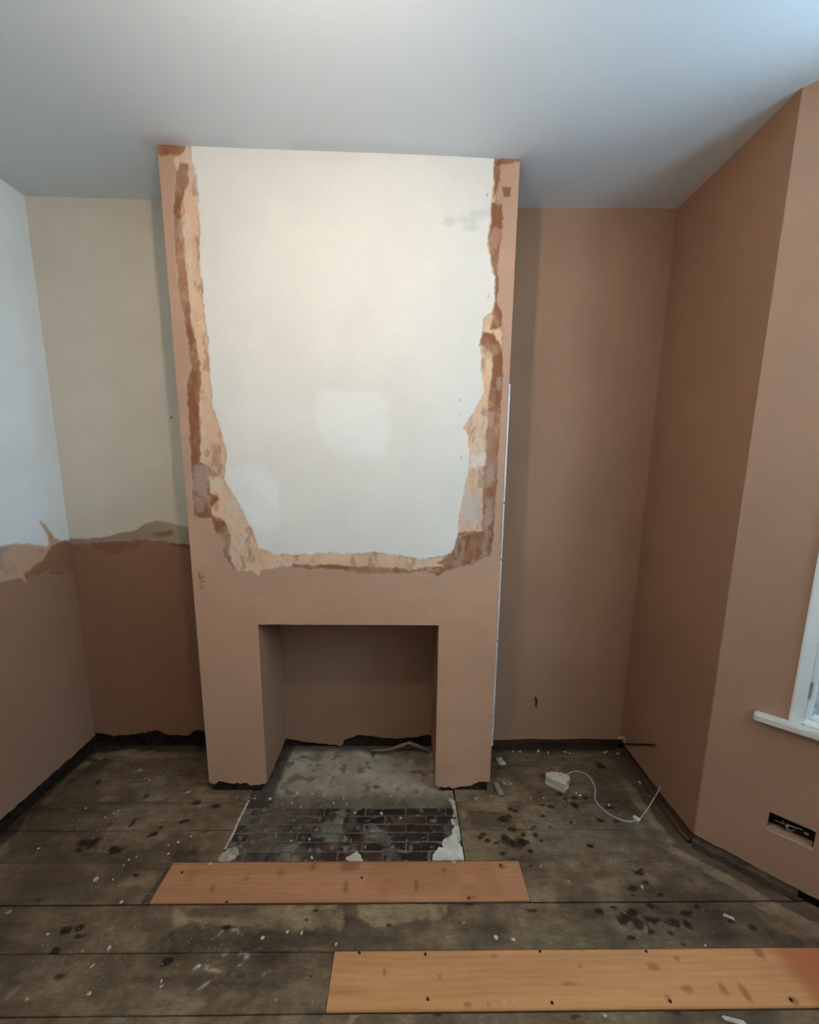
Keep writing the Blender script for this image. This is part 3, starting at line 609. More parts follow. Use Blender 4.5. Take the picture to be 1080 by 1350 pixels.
def floor_colour(x, y, seed, base):
    c = np.empty(x.shape+(3,)); c[:] = base
    n1 = fbm(x, y, 3.2, 200); n2 = fbm(x, y*1.5, 11, 205); n3 = fbm(x*.5, y*3, 30, 210+seed); n4 = fbm(x, y, 45, 215)
    n6 = fbm(x, y, 22, 217); c *= np.clip(.70+.60*n1+.40*(n3-.5)+.55*(n4-.5)+.55*(n6-.5), .25, 2)[..., None]
    c = mixc(c, (.115, .060, .034), .35*sstep(.52, .68, fbm(x, y, 8, 225)))
    c = mixc(c, DUST*.95, .40*sstep(.50, .75, n2)); c = mixc(c, OLDDK, .60*sstep(.50, .75, fbm(x, y, 6, 220)))
    c = mixc(c, OLDDK, .55*sstep(.15, -.5, x)*sstep(.1, -.5, y)*sstep(.35, .6, n1))
    e = (n4-.5); e2 = (n2-.5)
    # window side: worn unpainted border where the skirting and its dirt line ran
    dw = np.where(y > BAY0[1], XR-x, (right_limit(y)-x)*.72)
    dw = dw+.03*e2
    c = mixc(c, (.105, .062, .038), .75*sstep(.005, .02, dw)*sstep(.085, .065, dw))
    c = mixc(c, (.27, .180, .112), .85*sstep(.060, .075, dw)*sstep(.125, .105, dw)*sstep(.15, -.05, y))
    c = mixc(c, (.10, .065, .04), .5*sstep(.12, .13, dw)*sstep(.17, .15, dw)*sstep(-.3, -.45, y))
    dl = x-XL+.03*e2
    c = mixc(c, OLDDK*.7, .7*sstep(.06, .02, dl)); c = mixc(c, OLDDK*.5, .6*sstep(.03, 0, YB-y))  # darker towards the foot of the left and back walls
    for col, a, soft, rag, pts in F_POLY:
        pp = fl(pts); ax = np.array(pp); lo, hi = ax.min(0)-.08, ax.max(0)+.08
        sel = (x > lo[0]) & (x < hi[0]) & (y > lo[1]) & (y < hi[1])
        if not sel.any(): continue
        s = poly_sd(x[sel], y[sel], pp)+rag*(e2[sel]*1.6+e[sel])
        c[sel] = mixc(c[sel], np.array(col), a*sstep(-soft, soft, s)*np.clip(.75+1.2*e[sel], 0, 1))
    for bx, by, rx, ry in F_BLOB:
        p = on_floor(bx, by); qx = on_floor(bx+rx, by); qy = on_floor(bx, by-ry)
        wx, wy = .88*np.linalg.norm(qx-p), .88*np.linalg.norm(qy-p)
        sel = (abs(x-p[0]) < wx*2) & (abs(y-p[1]) < wy*2)
        if not sel.any(): continue
        r = np.hypot((x[sel]-p[0])/wx, (y[sel]-p[1])/wy)+1.5*e[sel]+.5*e2[sel]
        c[sel] = mixc(c[sel], BLK, .84*sstep(1.25, .6, r))
    for pts, hw, a in F_WHITE_MARK:
        pp = fl(pts); ax = np.array(pp); lo, hi = ax.min(0)-.03, ax.max(0)+.03
        sel = (x > lo[0]) & (x < hi[0]) & (y > lo[1]) & (y < hi[1])
        if not sel.any(): continue
        d = line_d(x[sel], y[sel], pp)+.010*e[sel]; w = hw*.0026
        c[sel] = mixc(c[sel], (.46, .40, .30), a*.9*sstep(w*1.6, w*.5, d)*sstep(.38, .56, fbm(x[sel], y[sel], 55, 240, 3)))
    return c
def pine_colour(base, seed, red=None, upper=False):
    def f(x, y, *_):
        c = np.empty(x.shape+(3,)); c[:] = base
        n1 = fbm(x*.35, y*4, 6, 300+seed); n2 = fbm(x, y, 5, 305+seed); n4 = fbm(x, y, 40, 310+seed)
        wav = np.sin((y+.018*fbm(x*.6, y*.2, 3, 320+seed))*330+6*n2)
        c *= (1+.26*(n1-.5)+.05*wav+.22*(n2-.5)+.08*(n4-.5))[..., None]
        ym = (y-y.min())/(y.max()-y.min())
        if upper:
            c = mixc(c, base*np.array((.70, .62, .60)), .5*sstep(.55, .75, n2))
            st = [(371, 1151, 5, 6), (281, 1172, 4, 5), (461, 1143, 12, 9), (456, 1170, 4, 8), (549, 1168, 3, 9), (413, 1143, 5, 6), (585, 1148, 4, 7), (325, 1160, 5, 4), (662, 1143, 6, 4), (620, 1184, 7, 2)]
        else:
            c = mixc(c, base*np.array((1.12, 1.12, 1.0)), .6*sstep(.30, .12, ym)); c = mixc(c, base*np.array((.72, .62, .52)), .5*sstep(.5, .35, abs(ym-.30)*14)*sstep(.85, .75, x))
            c = mixc(c, base*np.array((.82, .50, .42)), .8*sstep(2.02, 2.09, x+.04*(n2-.5)))
            st = [(952, 1303, 6, 6), (905, 1305, 8, 5), (983, 1310, 5, 9), (881, 1317, 5, 5), (860, 1275, 9, 5), (892, 1265, 4, 4), (1000, 1255, 7, 6), (507, 1282, 3, 8), (580, 1289, 3, 4), (650, 1261, 6, 2.5), (765, 1275, 4, 3), (750, 1298, 9, 2.5), (617, 1326, 5, 4), (644, 1326, 3, 4), (1047, 1321, 6, 4), (768, 1253, 5, 2)]
        for bx, by, rx, ry in st:
            p = on_floor(bx, by); wx = np.linalg.norm(on_floor(bx+rx, by)-p); wy = np.linalg.norm(on_floor(bx, by-ry)-p)
            r = np.hypot((x-p[0])/wx, (y-p[1])/wy)+1.2*(n4-.5)
            c = mixc(c, base*np.array((.40, .33, .30)), .6*sstep(1.3, .4, r))
        c = mixc(c, base*.55, .5*sstep(.05, 0, ym)+.4*sstep(.96, 1, ym))
        return c
    return f
rng = random.Random(4)
def board(x0, x1, y0, y1, colour, mat, z=0, right_cut=None, step=.006, seed=0, tilt=0):
    """one board between y0<y1; its end on the window side follows the wall foot"""
    g = .0012 if y1 < -.40 else .0007
    vs_ = np.concatenate([[y0+g, y0+g+.0025], axis(y0+g+.006, y1-g-.006, step), [y1-g-.0025, y1-g]])
    n = max(2, int(((x1 if right_cut is None else float(right_cut(np.array([y0, y1])).max()))-x0)/step)); t = np.linspace(0, 1, n+1)
    tt, yy = np.meshgrid(t, vs_, indexing='ij')
    xe = np.full_like(yy, x1) if right_cut is None else right_cut(yy)
    xx = x0+tt*(xe-x0)
    k = np.minimum(yy-(y0+g), (y1-g)-yy); zz = z-np.where(k < .001, .004 if y1 < -.4 else .002, np.where(k < .004, .0008, 0))
    zz = zz+.0016*(fbm(xx*.6, yy*5, 9, 400+seed)-.5)+tilt*(yy-y0)
    c = colour(xx, yy, seed)
    P = np.stack([xx, yy, zz], -1); nu, nv = xx.shape; idx = np.arange(nu*nv).reshape(nu, nv)
    q = np.stack([idx[:-1, :-1], idx[1:, :-1], idx[1:, 1:], idx[:-1, 1:]], -1).reshape(-1, 4)
    ring = np.concatenate([idx[:, 0], idx[-1, 1:], idx[-2::-1, -1], idx[0, -2:0:-1]]); V = P.reshape(-1, 3)
    low_ = V[ring].copy(); low_[:, 2] = -.030; top = V[ring].copy(); m = len(ring); ia = nu*nv+np.arange(m); ib = ia+m
    q2 = np.stack([ib, np.roll(ib, -1), np.roll(ia, -1), ia], 1)
    cc = c.reshape(-1, 3)
    return build_mesh('floorboard', np.concatenate([V, top, low_]), np.concatenate([q, q2]), np.concatenate([cc, cc[ring]*.6, cc[ring]*.4]), mat, True, parent=floor)
HX0, HX1 = .196, 1.132         # hearth
cut = lambda y: right_limit(y)+.012
def old(x0, x1, y0, y1, rc=None, seed=0, tone=1., step=.0048):
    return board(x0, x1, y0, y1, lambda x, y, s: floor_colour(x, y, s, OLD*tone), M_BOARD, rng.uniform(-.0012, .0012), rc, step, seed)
NEWB = []
for i, (yb, ya) in enumerate(zip(SEAMS[:-1], SEAMS[1:])):
    tone = 1+.18*(rng.random()-.5); far_ = ya < -1.0
    if ya >= -.36:                                   # beside the hearth and in the alcoves
        e0 = HX0 if ya < -.0 else (.0+.03 if False else .02)
        e1 = HX1+.004 if ya < 0 else CW-.02
        if yb > .0: e0, e1 = (.03, CW-.03) if ya > -.07 and ya > 0 else (HX0, HX1+.004)
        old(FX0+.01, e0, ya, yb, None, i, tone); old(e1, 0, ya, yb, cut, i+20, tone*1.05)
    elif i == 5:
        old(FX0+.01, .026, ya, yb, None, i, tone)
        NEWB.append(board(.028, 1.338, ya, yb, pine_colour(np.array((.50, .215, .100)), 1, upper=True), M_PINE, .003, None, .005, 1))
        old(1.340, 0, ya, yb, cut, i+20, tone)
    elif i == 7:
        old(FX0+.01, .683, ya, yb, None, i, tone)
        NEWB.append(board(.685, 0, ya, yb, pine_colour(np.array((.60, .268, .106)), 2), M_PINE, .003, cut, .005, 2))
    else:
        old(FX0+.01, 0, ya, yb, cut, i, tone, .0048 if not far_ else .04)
# nail heads in the two new boards
bm = bmesh.new(); bmesh.ops.create_cone(bm, cap_ends=True, segments=10, radius1=.0046, radius2=.0040, depth=.002)
NAILME = bpy.data.meshes.new('nail_head'); bm.to_mesh(NAILME); bm.free(); NAILME.materials.append(M_NAIL)
for bi, pts in ((0, [(477, 1157), (299, 1189), (618, 1184), (240, 1150), (660, 1141)]), (1, [(474, 1256), (561, 1258), (712, 1254), (564, 1317), (728, 1322), (852, 1254), (884, 1320), (1043, 1318)])):
    for p in pts:
        h = on_floor(*p, .004); o = bpy.data.objects.new('nail_head', NAILME); o.location = (h[0], h[1], .0045); put(o, parent=NEWB[bi])

# ------------------------------------------------------------------ hearth
BRK0 = -.095
hearth = boxes('hearth', [((HX0+.002, -.352, -.044), (HX1-.002, BRK0, -.0032)), ((HX0+.002, BRK0, -.044), (HX1-.002, NB+.02, -.016))], noise_mat('hearth_mortar', (.10, .072, .05), (.21, .155, .11), .95, 40, .5, .1),
    kind='structure', label='brick and concrete hearth let into the boards in front of the fireplace opening', cat='hearth')
def conc_colour(u, v):
    n = fbm(u, v, 7, 500); n2 = fbm(u, v, 22, 505); n3 = fbm(u, v, 60, 510)
    c = np.empty(u.shape+(3,)); c[:] = (.42, .32, .21); c *= (.65+.6*n+.35*(n3-.5))[..., None]
    c = mixc(c, (.52, .44, .33), .7*sstep(.48, .70, fbm(u, v, 5, 520))*sstep(-.03, .1, v)); c = mixc(c, (.09, .07, .05), .6*sstep(.56, .72, n2))
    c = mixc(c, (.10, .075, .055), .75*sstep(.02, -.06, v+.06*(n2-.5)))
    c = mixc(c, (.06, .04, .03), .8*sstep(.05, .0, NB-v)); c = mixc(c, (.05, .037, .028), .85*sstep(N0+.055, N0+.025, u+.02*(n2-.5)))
    d = [on_floor(*p)[:2] for p in ((488, 990), (566, 990), (566, 1010), (548, 1012), (544, 1000), (500, 996))]
    c = mixc(c, (.055, .035, .022), .45*sstep(-.01, .01, poly_sd(u, v, d)+.02*(n2-.5)))
    d = [on_floor(*p)[:2] for p in ((490, 998), (536, 996), (538, 1018), (505, 1024), (492, 1015))]
    c = mixc(c, (.34, .29, .18), .55*sstep(-.015, .015, poly_sd(u, v, d)+.03*(n2-.5)))
    for p, rx, ry, a in (((492, 994), 4, 7, .7), ((484, 1005), 4, 4, .6), ((496, 1037), 6, 4, .8), ((385, 1005), 4, 3, .7)):
        h = on_floor(*p); r = np.hypot((u-h[0])/(rx*.0031), (v-h[1])/(ry*.0036)); c = mixc(c, (.10, .03, .02), a*sstep(1.3, .6, r+n3-.5))
    s = [on_floor(*p)[:2] for p in ((541, 1010), (541, 1040), (544, 1043))]
    c = mixc(c, (.36, .31, .24), .5*sstep(.006, .002, line_d(u, v, s)))
    return c
sheet('concrete_slab', (0, 0, 0), (1, 0, 0), (0, 1, 0), (0, 0, 1), axis(HX0+.003, HX1-.003, .005), axis(BRK0, NB+.02, .005), M_CONC, conc_colour,
      relief=lambda u, v: .008*(fbm(u, v, 8, 530)-.5)+.003*(fbm(u, v, 40, 531)-.5)-.004, thick=.02, parent=hearth)
# bricks, one by one, running bond
NC = 6; ch = (BRK0+.350)/NC; bl_ = .178; mort = .0045
def brick_mesh(x0, x1, y0, y1, k):
    us = axis(x0, x1, .007); v_ = axis(y0, y1, .007); uu, vv = np.meshgrid(us, v_, indexing='ij')
    e = np.minimum(np.minimum(uu-x0, x1-uu), np.minimum(vv-y0, y1-vv))
    z = -.0025+.0025*sstep(0, .006, e)-.003*sstep(.55, .8, fbm(uu, vv, 25, 540))+.001*(k % 3-1)
    n = fbm(uu, vv, 9, 545); n2 = fbm(uu, vv, 30, 550)
    tint = [(.046, .024, .018), (.032, .020, .017), (.064, .027, .019), (.040, .026, .020), (.028, .018, .016)][(k*7+k//5) % 5]
    c = np.empty(uu.shape+(3,)); c[:] = tint; c *= (.8+.5*n2)[..., None]
    left = sstep(.85, .30, uu)                       # more dust towards the left half
    c = mixc(c, (.125, .093, .062), sstep(.56-.28*left, .74-.22*left, n)*.92)
    c = mixc(c, (.24, .205, .16), .65*sstep(.60, .70, fbm(uu, vv, 13, 556))*sstep(1.0, .7, uu))
    c = mixc(c, (.30, .26, .2), .6*sstep(.72, .80, fbm(uu, vv, 55, 555, 2)))
    P = np.stack([uu, vv, z], -1); nu, nv = uu.shape; idx = np.arange(nu*nv).reshape(nu, nv)
    q = np.stack([idx[:-1, :-1], idx[1:, :-1], idx[1:, 1:], idx[:-1, 1:]], -1).reshape(-1, 4)
    ring = np.concatenate([idx[:, 0], idx[-1, 1:], idx[-2::-1, -1], idx[0, -2:0:-1]]); V = P.reshape(-1, 3)
    lo_ = V[ring].copy(); lo_[:, 2] = -.02; m = len(ring); ib = nu*nv+np.arange(m)
    q2 = np.stack([ib, np.roll(ib, -1), np.roll(ring, -1), ring], 1); cc = c.reshape(-1, 3)
    build_mesh('brick', np.concatenate([V, lo_]), np.concatenate([q, q2]), np.concatenate([cc, cc[ring]]), M_BRICK, True, parent=hearth)
k = 0
for r in range(NC):
    y1 = BRK0-r*ch-mort/2; y0 = BRK0-(r+1)*ch+mort/2; x = HX0+.035 if r < 2 else HX0+.006; off = 0 if r % 2 == 0 else -bl_/2
    xs = [x]+[v for v in np.arange(HX0+off+bl_, HX1-.02, bl_) if v > x+.03]+[HX1-.006]
    for a, b in zip(xs[:-1], xs[1:]):
        if b-a > .03: brick_mesh(a+mort/2, b-mort/2, y0, y1, k)
        k += 1
def patch(pts, col, seed):
    pp = [on_floor(*p)[:2] for p in pts]; a = np.array(pp); lo, hi = a.min(0)-.01, a.max(0)+.01
    def keep(u, v): return poly_sd(u, v, pp)+.05*(fbm(u, v, 30, seed)-.5) > 0
    def colr(u, v):
        c = np.empty(u.shape+(3,)); c[:] = col; c *= (.75+.5*fbm(u, v, 40, seed+3))[..., None]
        return mixc(c, (.16, .12, .085), .6*sstep(.55, .7, fbm(u, v, 22, seed+9)))
    sheet('mortar_patch', (0, 0, .0022), (1, 0, 0), (0, 1, 0), (0, 0, 1), axis(lo[0], min(hi[0], HX1-.001), .003), axis(max(lo[1], -.350), hi[1], .003), M_CONC, colr,
          relief=lambda u, v: .004*(fbm(u, v, 30, seed+5)-.5), keep=keep, thick=.006, parent=hearth)
patch([(594, 1055), (606, 1059), (612, 1138), (570, 1138), (578, 1118), (590, 1108), (598, 1090), (600, 1072)], (.62, .56, .46), 700)
patch([(300, 1118), (316, 1121), (310, 1130), (300, 1140), (284, 1140)], (.50, .43, .30), 710)
patch([(458, 1132), (471, 1120), (476, 1136), (459, 1138)], (.60, .52, .40), 720)
# pale mortar fillet along the left edge of the hearth
bm = bmesh.new(); pts = []
for p in ((327, 1058), (321, 1070), (314, 1084), (308, 1098), (302, 1110), (297, 1120)):
    h = on_floor(*p); pts.append((h[0], h[1], .0015))
tube(bm, spline(pts, 5), [.0025+.0035*abs(math.sin(i*1.9)) for i in range(26)], 6)
from_bm('mortar_fillet', bm, M_CRUMB, True, parent=hearth)

# ------------------------------------------------------------------ timber at the foot of the walls
def batten(name, A, B, n, w, h, mat, label, segs=24, seed=0):
    A = np.array([*A, 0.]); B = np.array([*B, 0.]); L = np.linalg.norm(B-A); u = (B-A)/L; n = np.array(n, float)
    bm = bmesh.new(); rings = []; R_ = random.Random(seed)
    for i in range(segs+1):
        p = A+u*L*i/segs; j = R_.uniform(-.003, .003); t = R_.uniform(-.004, .003)
        rings.append([bm.verts.new(p+np.array(c)) for c in ((0, 0, .001), tuple(n*(w+j)+np.array([0, 0, .001])), tuple(n*(w+j)+np.array([0, 0, h+t-.006])), tuple(n*(w+j-.006)+np.array([0, 0, h+t])), (0, 0, h+t))])
    for a, b in zip(rings[:-1], rings[1:]):
        for q in range(5): bm.faces.new((a[q], a[(q+1) % 5], b[(q+1) % 5], b[q]))
    bm.faces.new(rings[0]); bm.faces.new(rings[-1][::-1])
    return from_bm(name, bm, mat, kind='structure', label=label, cat='batten')
batten('trim_1', (CW+.03, YB+.040), (XR-.005, YB+.040), (0, -1, 0), .034, .058, M_DARKWOOD, 'dark old timber ground at the foot of the brown alcove wall', seed=1)
batten('trim_2', (XR+.030, YB-.01), (XR+.030, BAY0[1]), (-1, 0, 0), .048, .020, M_BROWNWOOD, 'dark brown batten at the foot of the short wall beside the alcove', seed=2)
e = on_floor(1050, 1190); sE = (e[:2]-BAY0) @ BU[:2]
batten('trim_3', tuple((bay_pt(0, 0, .028))[:2]), tuple((bay_pt(sE, 0, .028))[:2]), BN, .050, .034, M_GREYWOOD, 'grey dusty batten along the foot of the bay wall, sawn off short', seed=3)

# ------------------------------------------------------------------ socket box in the bay wall
bm = bmesh.new(); cw_, chh = SK1-SK0, SKT-SKB; d = .036; t = .0018
for a, b, c in (((0, cw_), (d-t, d), (0, chh)), ((0, t), (.004, d), (0, chh)), ((cw_-t, cw_), (.004, d), (0, chh)), ((0, cw_), (.004, d), (0, t)), ((0, cw_), (.004, d), (chh-t, chh))):
    obox(bm, bay_pt(SK0, SKB), BU, -BN, (0, 0, 1), a, b, c)
sock = empty('socket_box', bay_pt((SK0+SK1)/2, SKB, .02), label='open black socket box with loose wires sunk in the bay wall below the window', cat='socket box')
from_bm('back_box', bm, noise_mat('blackened_steel', (.006, .005, .005), (.02, .016, .014), .6, 30, .2, .3, .5), parent=sock)
bm = bmesh.new(); obox(bm, bay_pt(SK0, SKB), BU, -BN, (0, 0, 1), (0, cw_), (-.0035, .001), (-.006, 0.0005))
from_bm('plaster_lip', bm, noise_mat('pale_plaster_lip', (.42, .30, .23), (.55, .42, .34), .9, 60, .3), parent=sock)
for q, (a, b, m_) in enumerate([((.15, .35), (.75, .55), M_CABLE), ((.30, .60), (.62, .35), M_COPPER), ((.55, .30), (.85, .45), M_BLACK), ((.45, .75), (.2, .5), M_BLACK)]):
    bm = bmesh.new(); p0 = bay_pt(SK0+cw_*a[0], SKB+chh*a[1], d-.003); p3 = bay_pt(SK0+cw_*b[0], SKB+chh*b[1], d-.006)
    pm = (p0+p3)/2+BN*(.014+.003*q)+np.array([0, 0, .008*(-1)**q])
    tube(bm, spline([p0, pm, p3], 8), .0022, 6); from_bm('wire', bm, m_, True, parent=sock)
for a in (.36, .78):
    bm = bmesh.new(); obox(bm, bay_pt(SK0+cw_*a, SKB+chh*.42, .018), BU, -BN, (0, 0, 1), (0, .012), (0, .008), (0, .009))
    bmesh.ops.bevel(bm, geom=bm.edges[:], offset=.0015, segments=1, affect='EDGES'); from_bm('terminal', bm, M_COPPER if a > .5 else M_CABLE, parent=sock)

# ------------------------------------------------------------------ rubble, cable, crumbs
def lump(name, pos, size, rz, seed, mat, sub=2, jag_=.18, flat=True, round_=.35, **k):
    bm = bmesh.new(); bmesh.ops.create_cube(bm, size=1); bmesh.ops.subdivide_edges(bm, edges=bm.edges[:], cuts=sub, use_grid_fill=True)
    R_ = random.Random(seed); rot = Matrix.Rotation(rz, 3, 'Z')
    for v in bm.verts:
        p = v.co.copy(); l = max(abs(p.x), abs(p.y), abs(p.z)); p = p.lerp(p.normalized()*.56, round_)
        p += Vector((R_.uniform(-1, 1), R_.uniform(-1, 1), R_.uniform(-1, 1)))*jag_*.3
        p.z = max(p.z, -.5) if flat else p.z
        p = Vector((p.x*size[0], p.y*size[1], (p.z+.5)*size[2])); v.co = rot @ p + Vector(pos)
    return from_bm(name, bm, mat, round_ > .1, origin=pos, **k)
def rubble_mat():
    m, nt, b = mat_base('limewashed_brick', .9); L = nt.links
    tc = nd(nt, 'ShaderNodeTexCoord'); n = nd(nt, 'ShaderNodeTexNoise', Scale=28.0, Detail=4.0); L.new(tc.outputs['Object'], n.inputs['Vector'])
    sx = nd(nt, 'ShaderNodeSeparateXYZ'); L.new(tc.outputs['Object'], sx.inputs[0])
    a = nd(nt, 'ShaderNodeMath', operation='MULTIPLY_ADD'); a.inputs[1].default_value = 9.0; L.new(sx.outputs['Y'], a.inputs[0]); L.new(n.outputs[0], a.inputs[2])
    cr = nd(nt, 'ShaderNodeValToRGB'); cr.color_ramp.elements[0].position = .56; cr.color_ramp.elements[1].position = .68
    cr.color_ramp.elements[0].color = (.62, .50, .37, 1); cr.color_ramp.elements[1].color = (.22, .075, .04, 1)
    L.new(a.outputs[0], cr.inputs[0]); L.new(cr.outputs[0], b.inputs['Base Color'])
    bp = nd(nt, 'ShaderNodeBump', Strength=.5, Distance=.003); L.new(n.outputs[0], bp.inputs['Height']); L.new(bp.outputs[0], b.inputs['Normal'])
    return m
h = on_floor(735, 1036)
lump('brick_rubble', (h[0], h[1]+.01, .001), (.100, .070, .046), math.radians(-38), 5, rubble_mat(), 2, .20, round_=.06,
     label='broken piece of brick coated in pale plaster lying in the brown alcove', cat='rubble')
h = on_floor(660, 1006); lump('plaster_chunk', (h[0], h[1], .001), (.036, .050, .014), .3, 8, M_CRUMB, 3, .3, label='flat white plaster chunk on the boards by the corner of the chimney breast', cat='plaster chunk')
h = on_floor(657, 1041); lump('wood_offcut', (h[0], h[1], .001), (.026, .085, .010), math.radians(6), 12, M_CRUMBTAN, 3, .10, label='small tan offcut lying along the foot of the chimney breast', cat='offcut')

cable = empty('cable', on_floor(800, 1070), label='thin white cable looping from the brick rubble across the boards to the wall', cat='cable')
def fp(px, py, z=.004): h = on_floor(px, py, z); return (h[0], h[1], z)
pts = [fp(745, 1022, .012), fp(757, 1017, .012), fp(768, 1018.5), fp(778, 1025), fp(785, 1040), fp(785, 1054), fp(796, 1068), fp(812, 1078), fp(826, 1082.5), fp(837, 1082)]
end = on_x(871, 1037, XR-.045)
pts += [fp(847, 1076, .006), tuple((np.array(fp(860, 1057, .02))*.5+np.array(end)*.5)+np.array([-.012, -.01, -.006])), tuple(end)]
bm = bmesh.new(); tube(bm, spline(pts, 7), .0026, 7); from_bm('sheath', bm, M_CABLE, True, parent=cable)
h = on_floor(839, 1081)
lump('connector', (h[0], h[1], .001), (.014, .028, .013), .5, 21, M_PLASTIC, 2, .18, parent=cable)

stub = empty('wire_stub', (XR-.02, YB-.03, .06), label='short dark wire sticking out of the alcove corner above the floor', cat='wire')
p0 = on_y(806, 977, YB-.004); p1 = on_x(823, 979, XR-.004); p1 = np.array([XR-.012, YB-.03, p1[2]]); p3 = on_x(864, 982, XR-.006)
bm = bmesh.new(); tube(bm, spline([p0, (XR-.035, YB-.012, p0[2]+.004), (XR-.012, YB-.045, .075), (XR-.010, YB-.14, .14), tuple(p3)], 8), .0036, 6); from_bm('wire', bm, M_BLACK, True, parent=stub)
h = on_y(822, 974, YB-.02); bm = bmesh.new(); tube(bm, spline([(h[0]-.025, YB-.012, .082), (h[0]-.004, YB-.03, .098), (h[0]-.002, YB-.05, .072)], 6), .0055, 6); from_bm('clip', bm, M_CABLE, True, parent=stub)

h = on_y(707, 922, YB)
bm = bmesh.new(); tube(bm, [(h[0], YB+.004, h[2]), (h[0], YB-.010, h[2]), (h[0]-.003, YB-.016, h[2]-.012), (h[0]-.004, YB-.012, h[2]-.030)], [.005, .006, .004, .003], 7)
from_bm('hook', bm, M_NAIL, True, label='small rusty hook sticking out of the brown alcove wall', cat='hook')
# torn pale strip at the back of the fireplace floor
pts = [on_y(x, y, NB-.05)*np.array([1, 1, 1]) for x, y in ((492, 991), (514, 990), (527, 985), (539, 981), (550, 985), (566, 991))]
bm = bmesh.new(); rows = []
for i, p in enumerate(pts):
    w = (.004, .008, .009, .007, .008, .005)[i]; zc = max(p[2], .004)
    rows.append([bm.verts.new((p[0], NB-.05, zc)), bm.verts.new((p[0]+.004, NB-.036, zc+w)), bm.verts.new((p[0]+.004, NB-.033, zc+w-.002)), bm.verts.new((p[0], NB-.048, zc-.003))])
for a, b in zip(rows[:-1], rows[1:]):
    for q in range(4): bm.faces.new((a[q], a[(q+1) % 4], b[(q+1) % 4], b[q]))
bm.faces.new(rows[0]); bm.faces.new(rows[-1][::-1])
from_bm('torn_strip', bm, M_CRUMBTAN, True, label='pale torn strip lying at the back of the fireplace floor', cat='strip')

CR = []
for s in range(5):
    bm = bmesh.new(); bmesh.ops.create_icosphere(bm, subdivisions=1, radius=1); R_ = random.Random(s)
    for v in bm.verts: v.co = Vector((v.co.x*R_.uniform(.6, 1.3), v.co.y*R_.uniform(.5, 1.1), max(0, v.co.z*R_.uniform(.5, .9)+.35)))
    for mt in (M_CRUMB, M_CRUMBTAN):
        me = bpy.data.meshes.new('plaster_crumb'); bm.to_mesh(me); me.materials.append(mt); CR.append(me)
    bm.free()
def crumb(px, py, r, label, group, tan=False, z=.0005):
    if tan: label = label.replace('small white plaster', 'small dull tan mortar').replace('small pale plaster', 'small dull tan mortar'); group = 'tan '+group
    elif r >= 4.5: label = label.replace('small ', 'larger '); group = 'larger '+group
    h = on_floor(px, py); o = bpy.data.objects.new('plaster_crumb', CR[2*rng.randrange(5)+int(tan)]); o.location = (h[0], h[1], z)
    R = r*.0021; o.scale = (R*rng.uniform(.8, 1.3), R*rng.uniform(.7, 1.1), R*.7); o.rotation_euler = (0, 0, rng.uniform(0, 6.28))
    put(o, label=label, cat='crumb', group=group)
A = ('small pale plaster crumb on the dark boards near the white and brown side wall', 'crumbs on the boards by the side wall')
for p in ((144, 1251, 5, 0), (127, 1160, 6, 0), (149, 1160, 2.5, 0), (160, 1190, 3, 0), (235, 1111, 4, 0), (222, 1126, 3, 0), (63, 1232, 2.5, 0), (109, 1254, 2, 0), (122, 1274, 3, 0), (118, 1311, 4, 0), (36, 1318, 3, 0), (12, 1203, 5, 1), (262, 1275, 4, 0), (213, 1294, 3, 0), (213, 1301, 2.5, 0), (346, 1237, 3.5, 0), (170, 1134, 2.5, 0), (163, 1141, 2.5, 0), (180, 1130, 2, 0), (150, 1073, 2.5, 0), (157, 1069, 3, 0), (139, 1078, 2.5, 0), (248, 1045, 4, 0), (197, 1029, 3, 0), (185, 1016, 4, 0), (212, 1019, 2, 0), (113, 1066, 2.5, 0), (51, 1119, 2.5, 0), (222, 1115, 2, 0), (252, 1103, 2.5, 0)): crumb(*p[:3], *A, bool(p[3]))
A = ('small white plaster crumb scattered over the hearth bricks and fireplace floor', 'crumbs on the hearth')
for p in ((392, 1046, 3.5, 0), (356, 1054, 4, 0), (328, 1057, 4, 0), (336, 1053, 3, 0), (468, 1072, 4, 0), (503, 1073, 4, 0), (528, 1079, 3, 0), (408, 1107, 3.5, 0), (453, 1053, 3, 0), (401, 1033, 3, 0), (412, 1047, 3, 0), (385, 1059, 3, 0), (278, 1140, 4, 0), (411, 1131, 4, 0), (598, 1138, 5, 0), (466, 1130, 5, 0), (516, 1050, 2.5, 0), (430, 1062, 2.5, 1), (440, 1059, 2.5, 0), (457, 1060, 3, 0), (373, 1063, 3, 1), (397, 1065, 2.5, 0), (347, 1068, 3, 1), (364, 1100, 3, 1), (384, 1109, 2.5, 0), (418, 1094, 4, 1), (440, 1099, 3, 1), (455, 1104, 4, 1)): crumb(*p[:3], *A, bool(p[3]))
A = ('small white plaster crumb on the grey boards of the brown alcove', 'crumbs on the boards of the brown alcove')
for p in ((665, 1033, 3, 0), (674, 1034, 3, 0), (700, 1052, 2.5, 0), (717, 1052, 2, 0), (760, 1046, 3, 0), (765, 1049, 3.5, 0), (803, 1062, 3, 0), (844, 1032, 4.5, 0), (857, 1050, 3, 1), (718, 1064, 3, 1), (648, 1050, 3, 0), (822, 1000, 5, 1), (815, 994, 5, 0), (691, 1056, 2.5, 1), (700, 998, 2, 0), (718, 999, 2, 0), (628, 1053, 4, 0), (615, 1053, 4, 1), (742, 1058, 2.5, 1)): crumb(*p[:3], *A, bool(p[3]))
A = ('white plaster crumb lodged on the dark timber at the foot of the brown alcove wall', 'crumbs on the alcove timber')
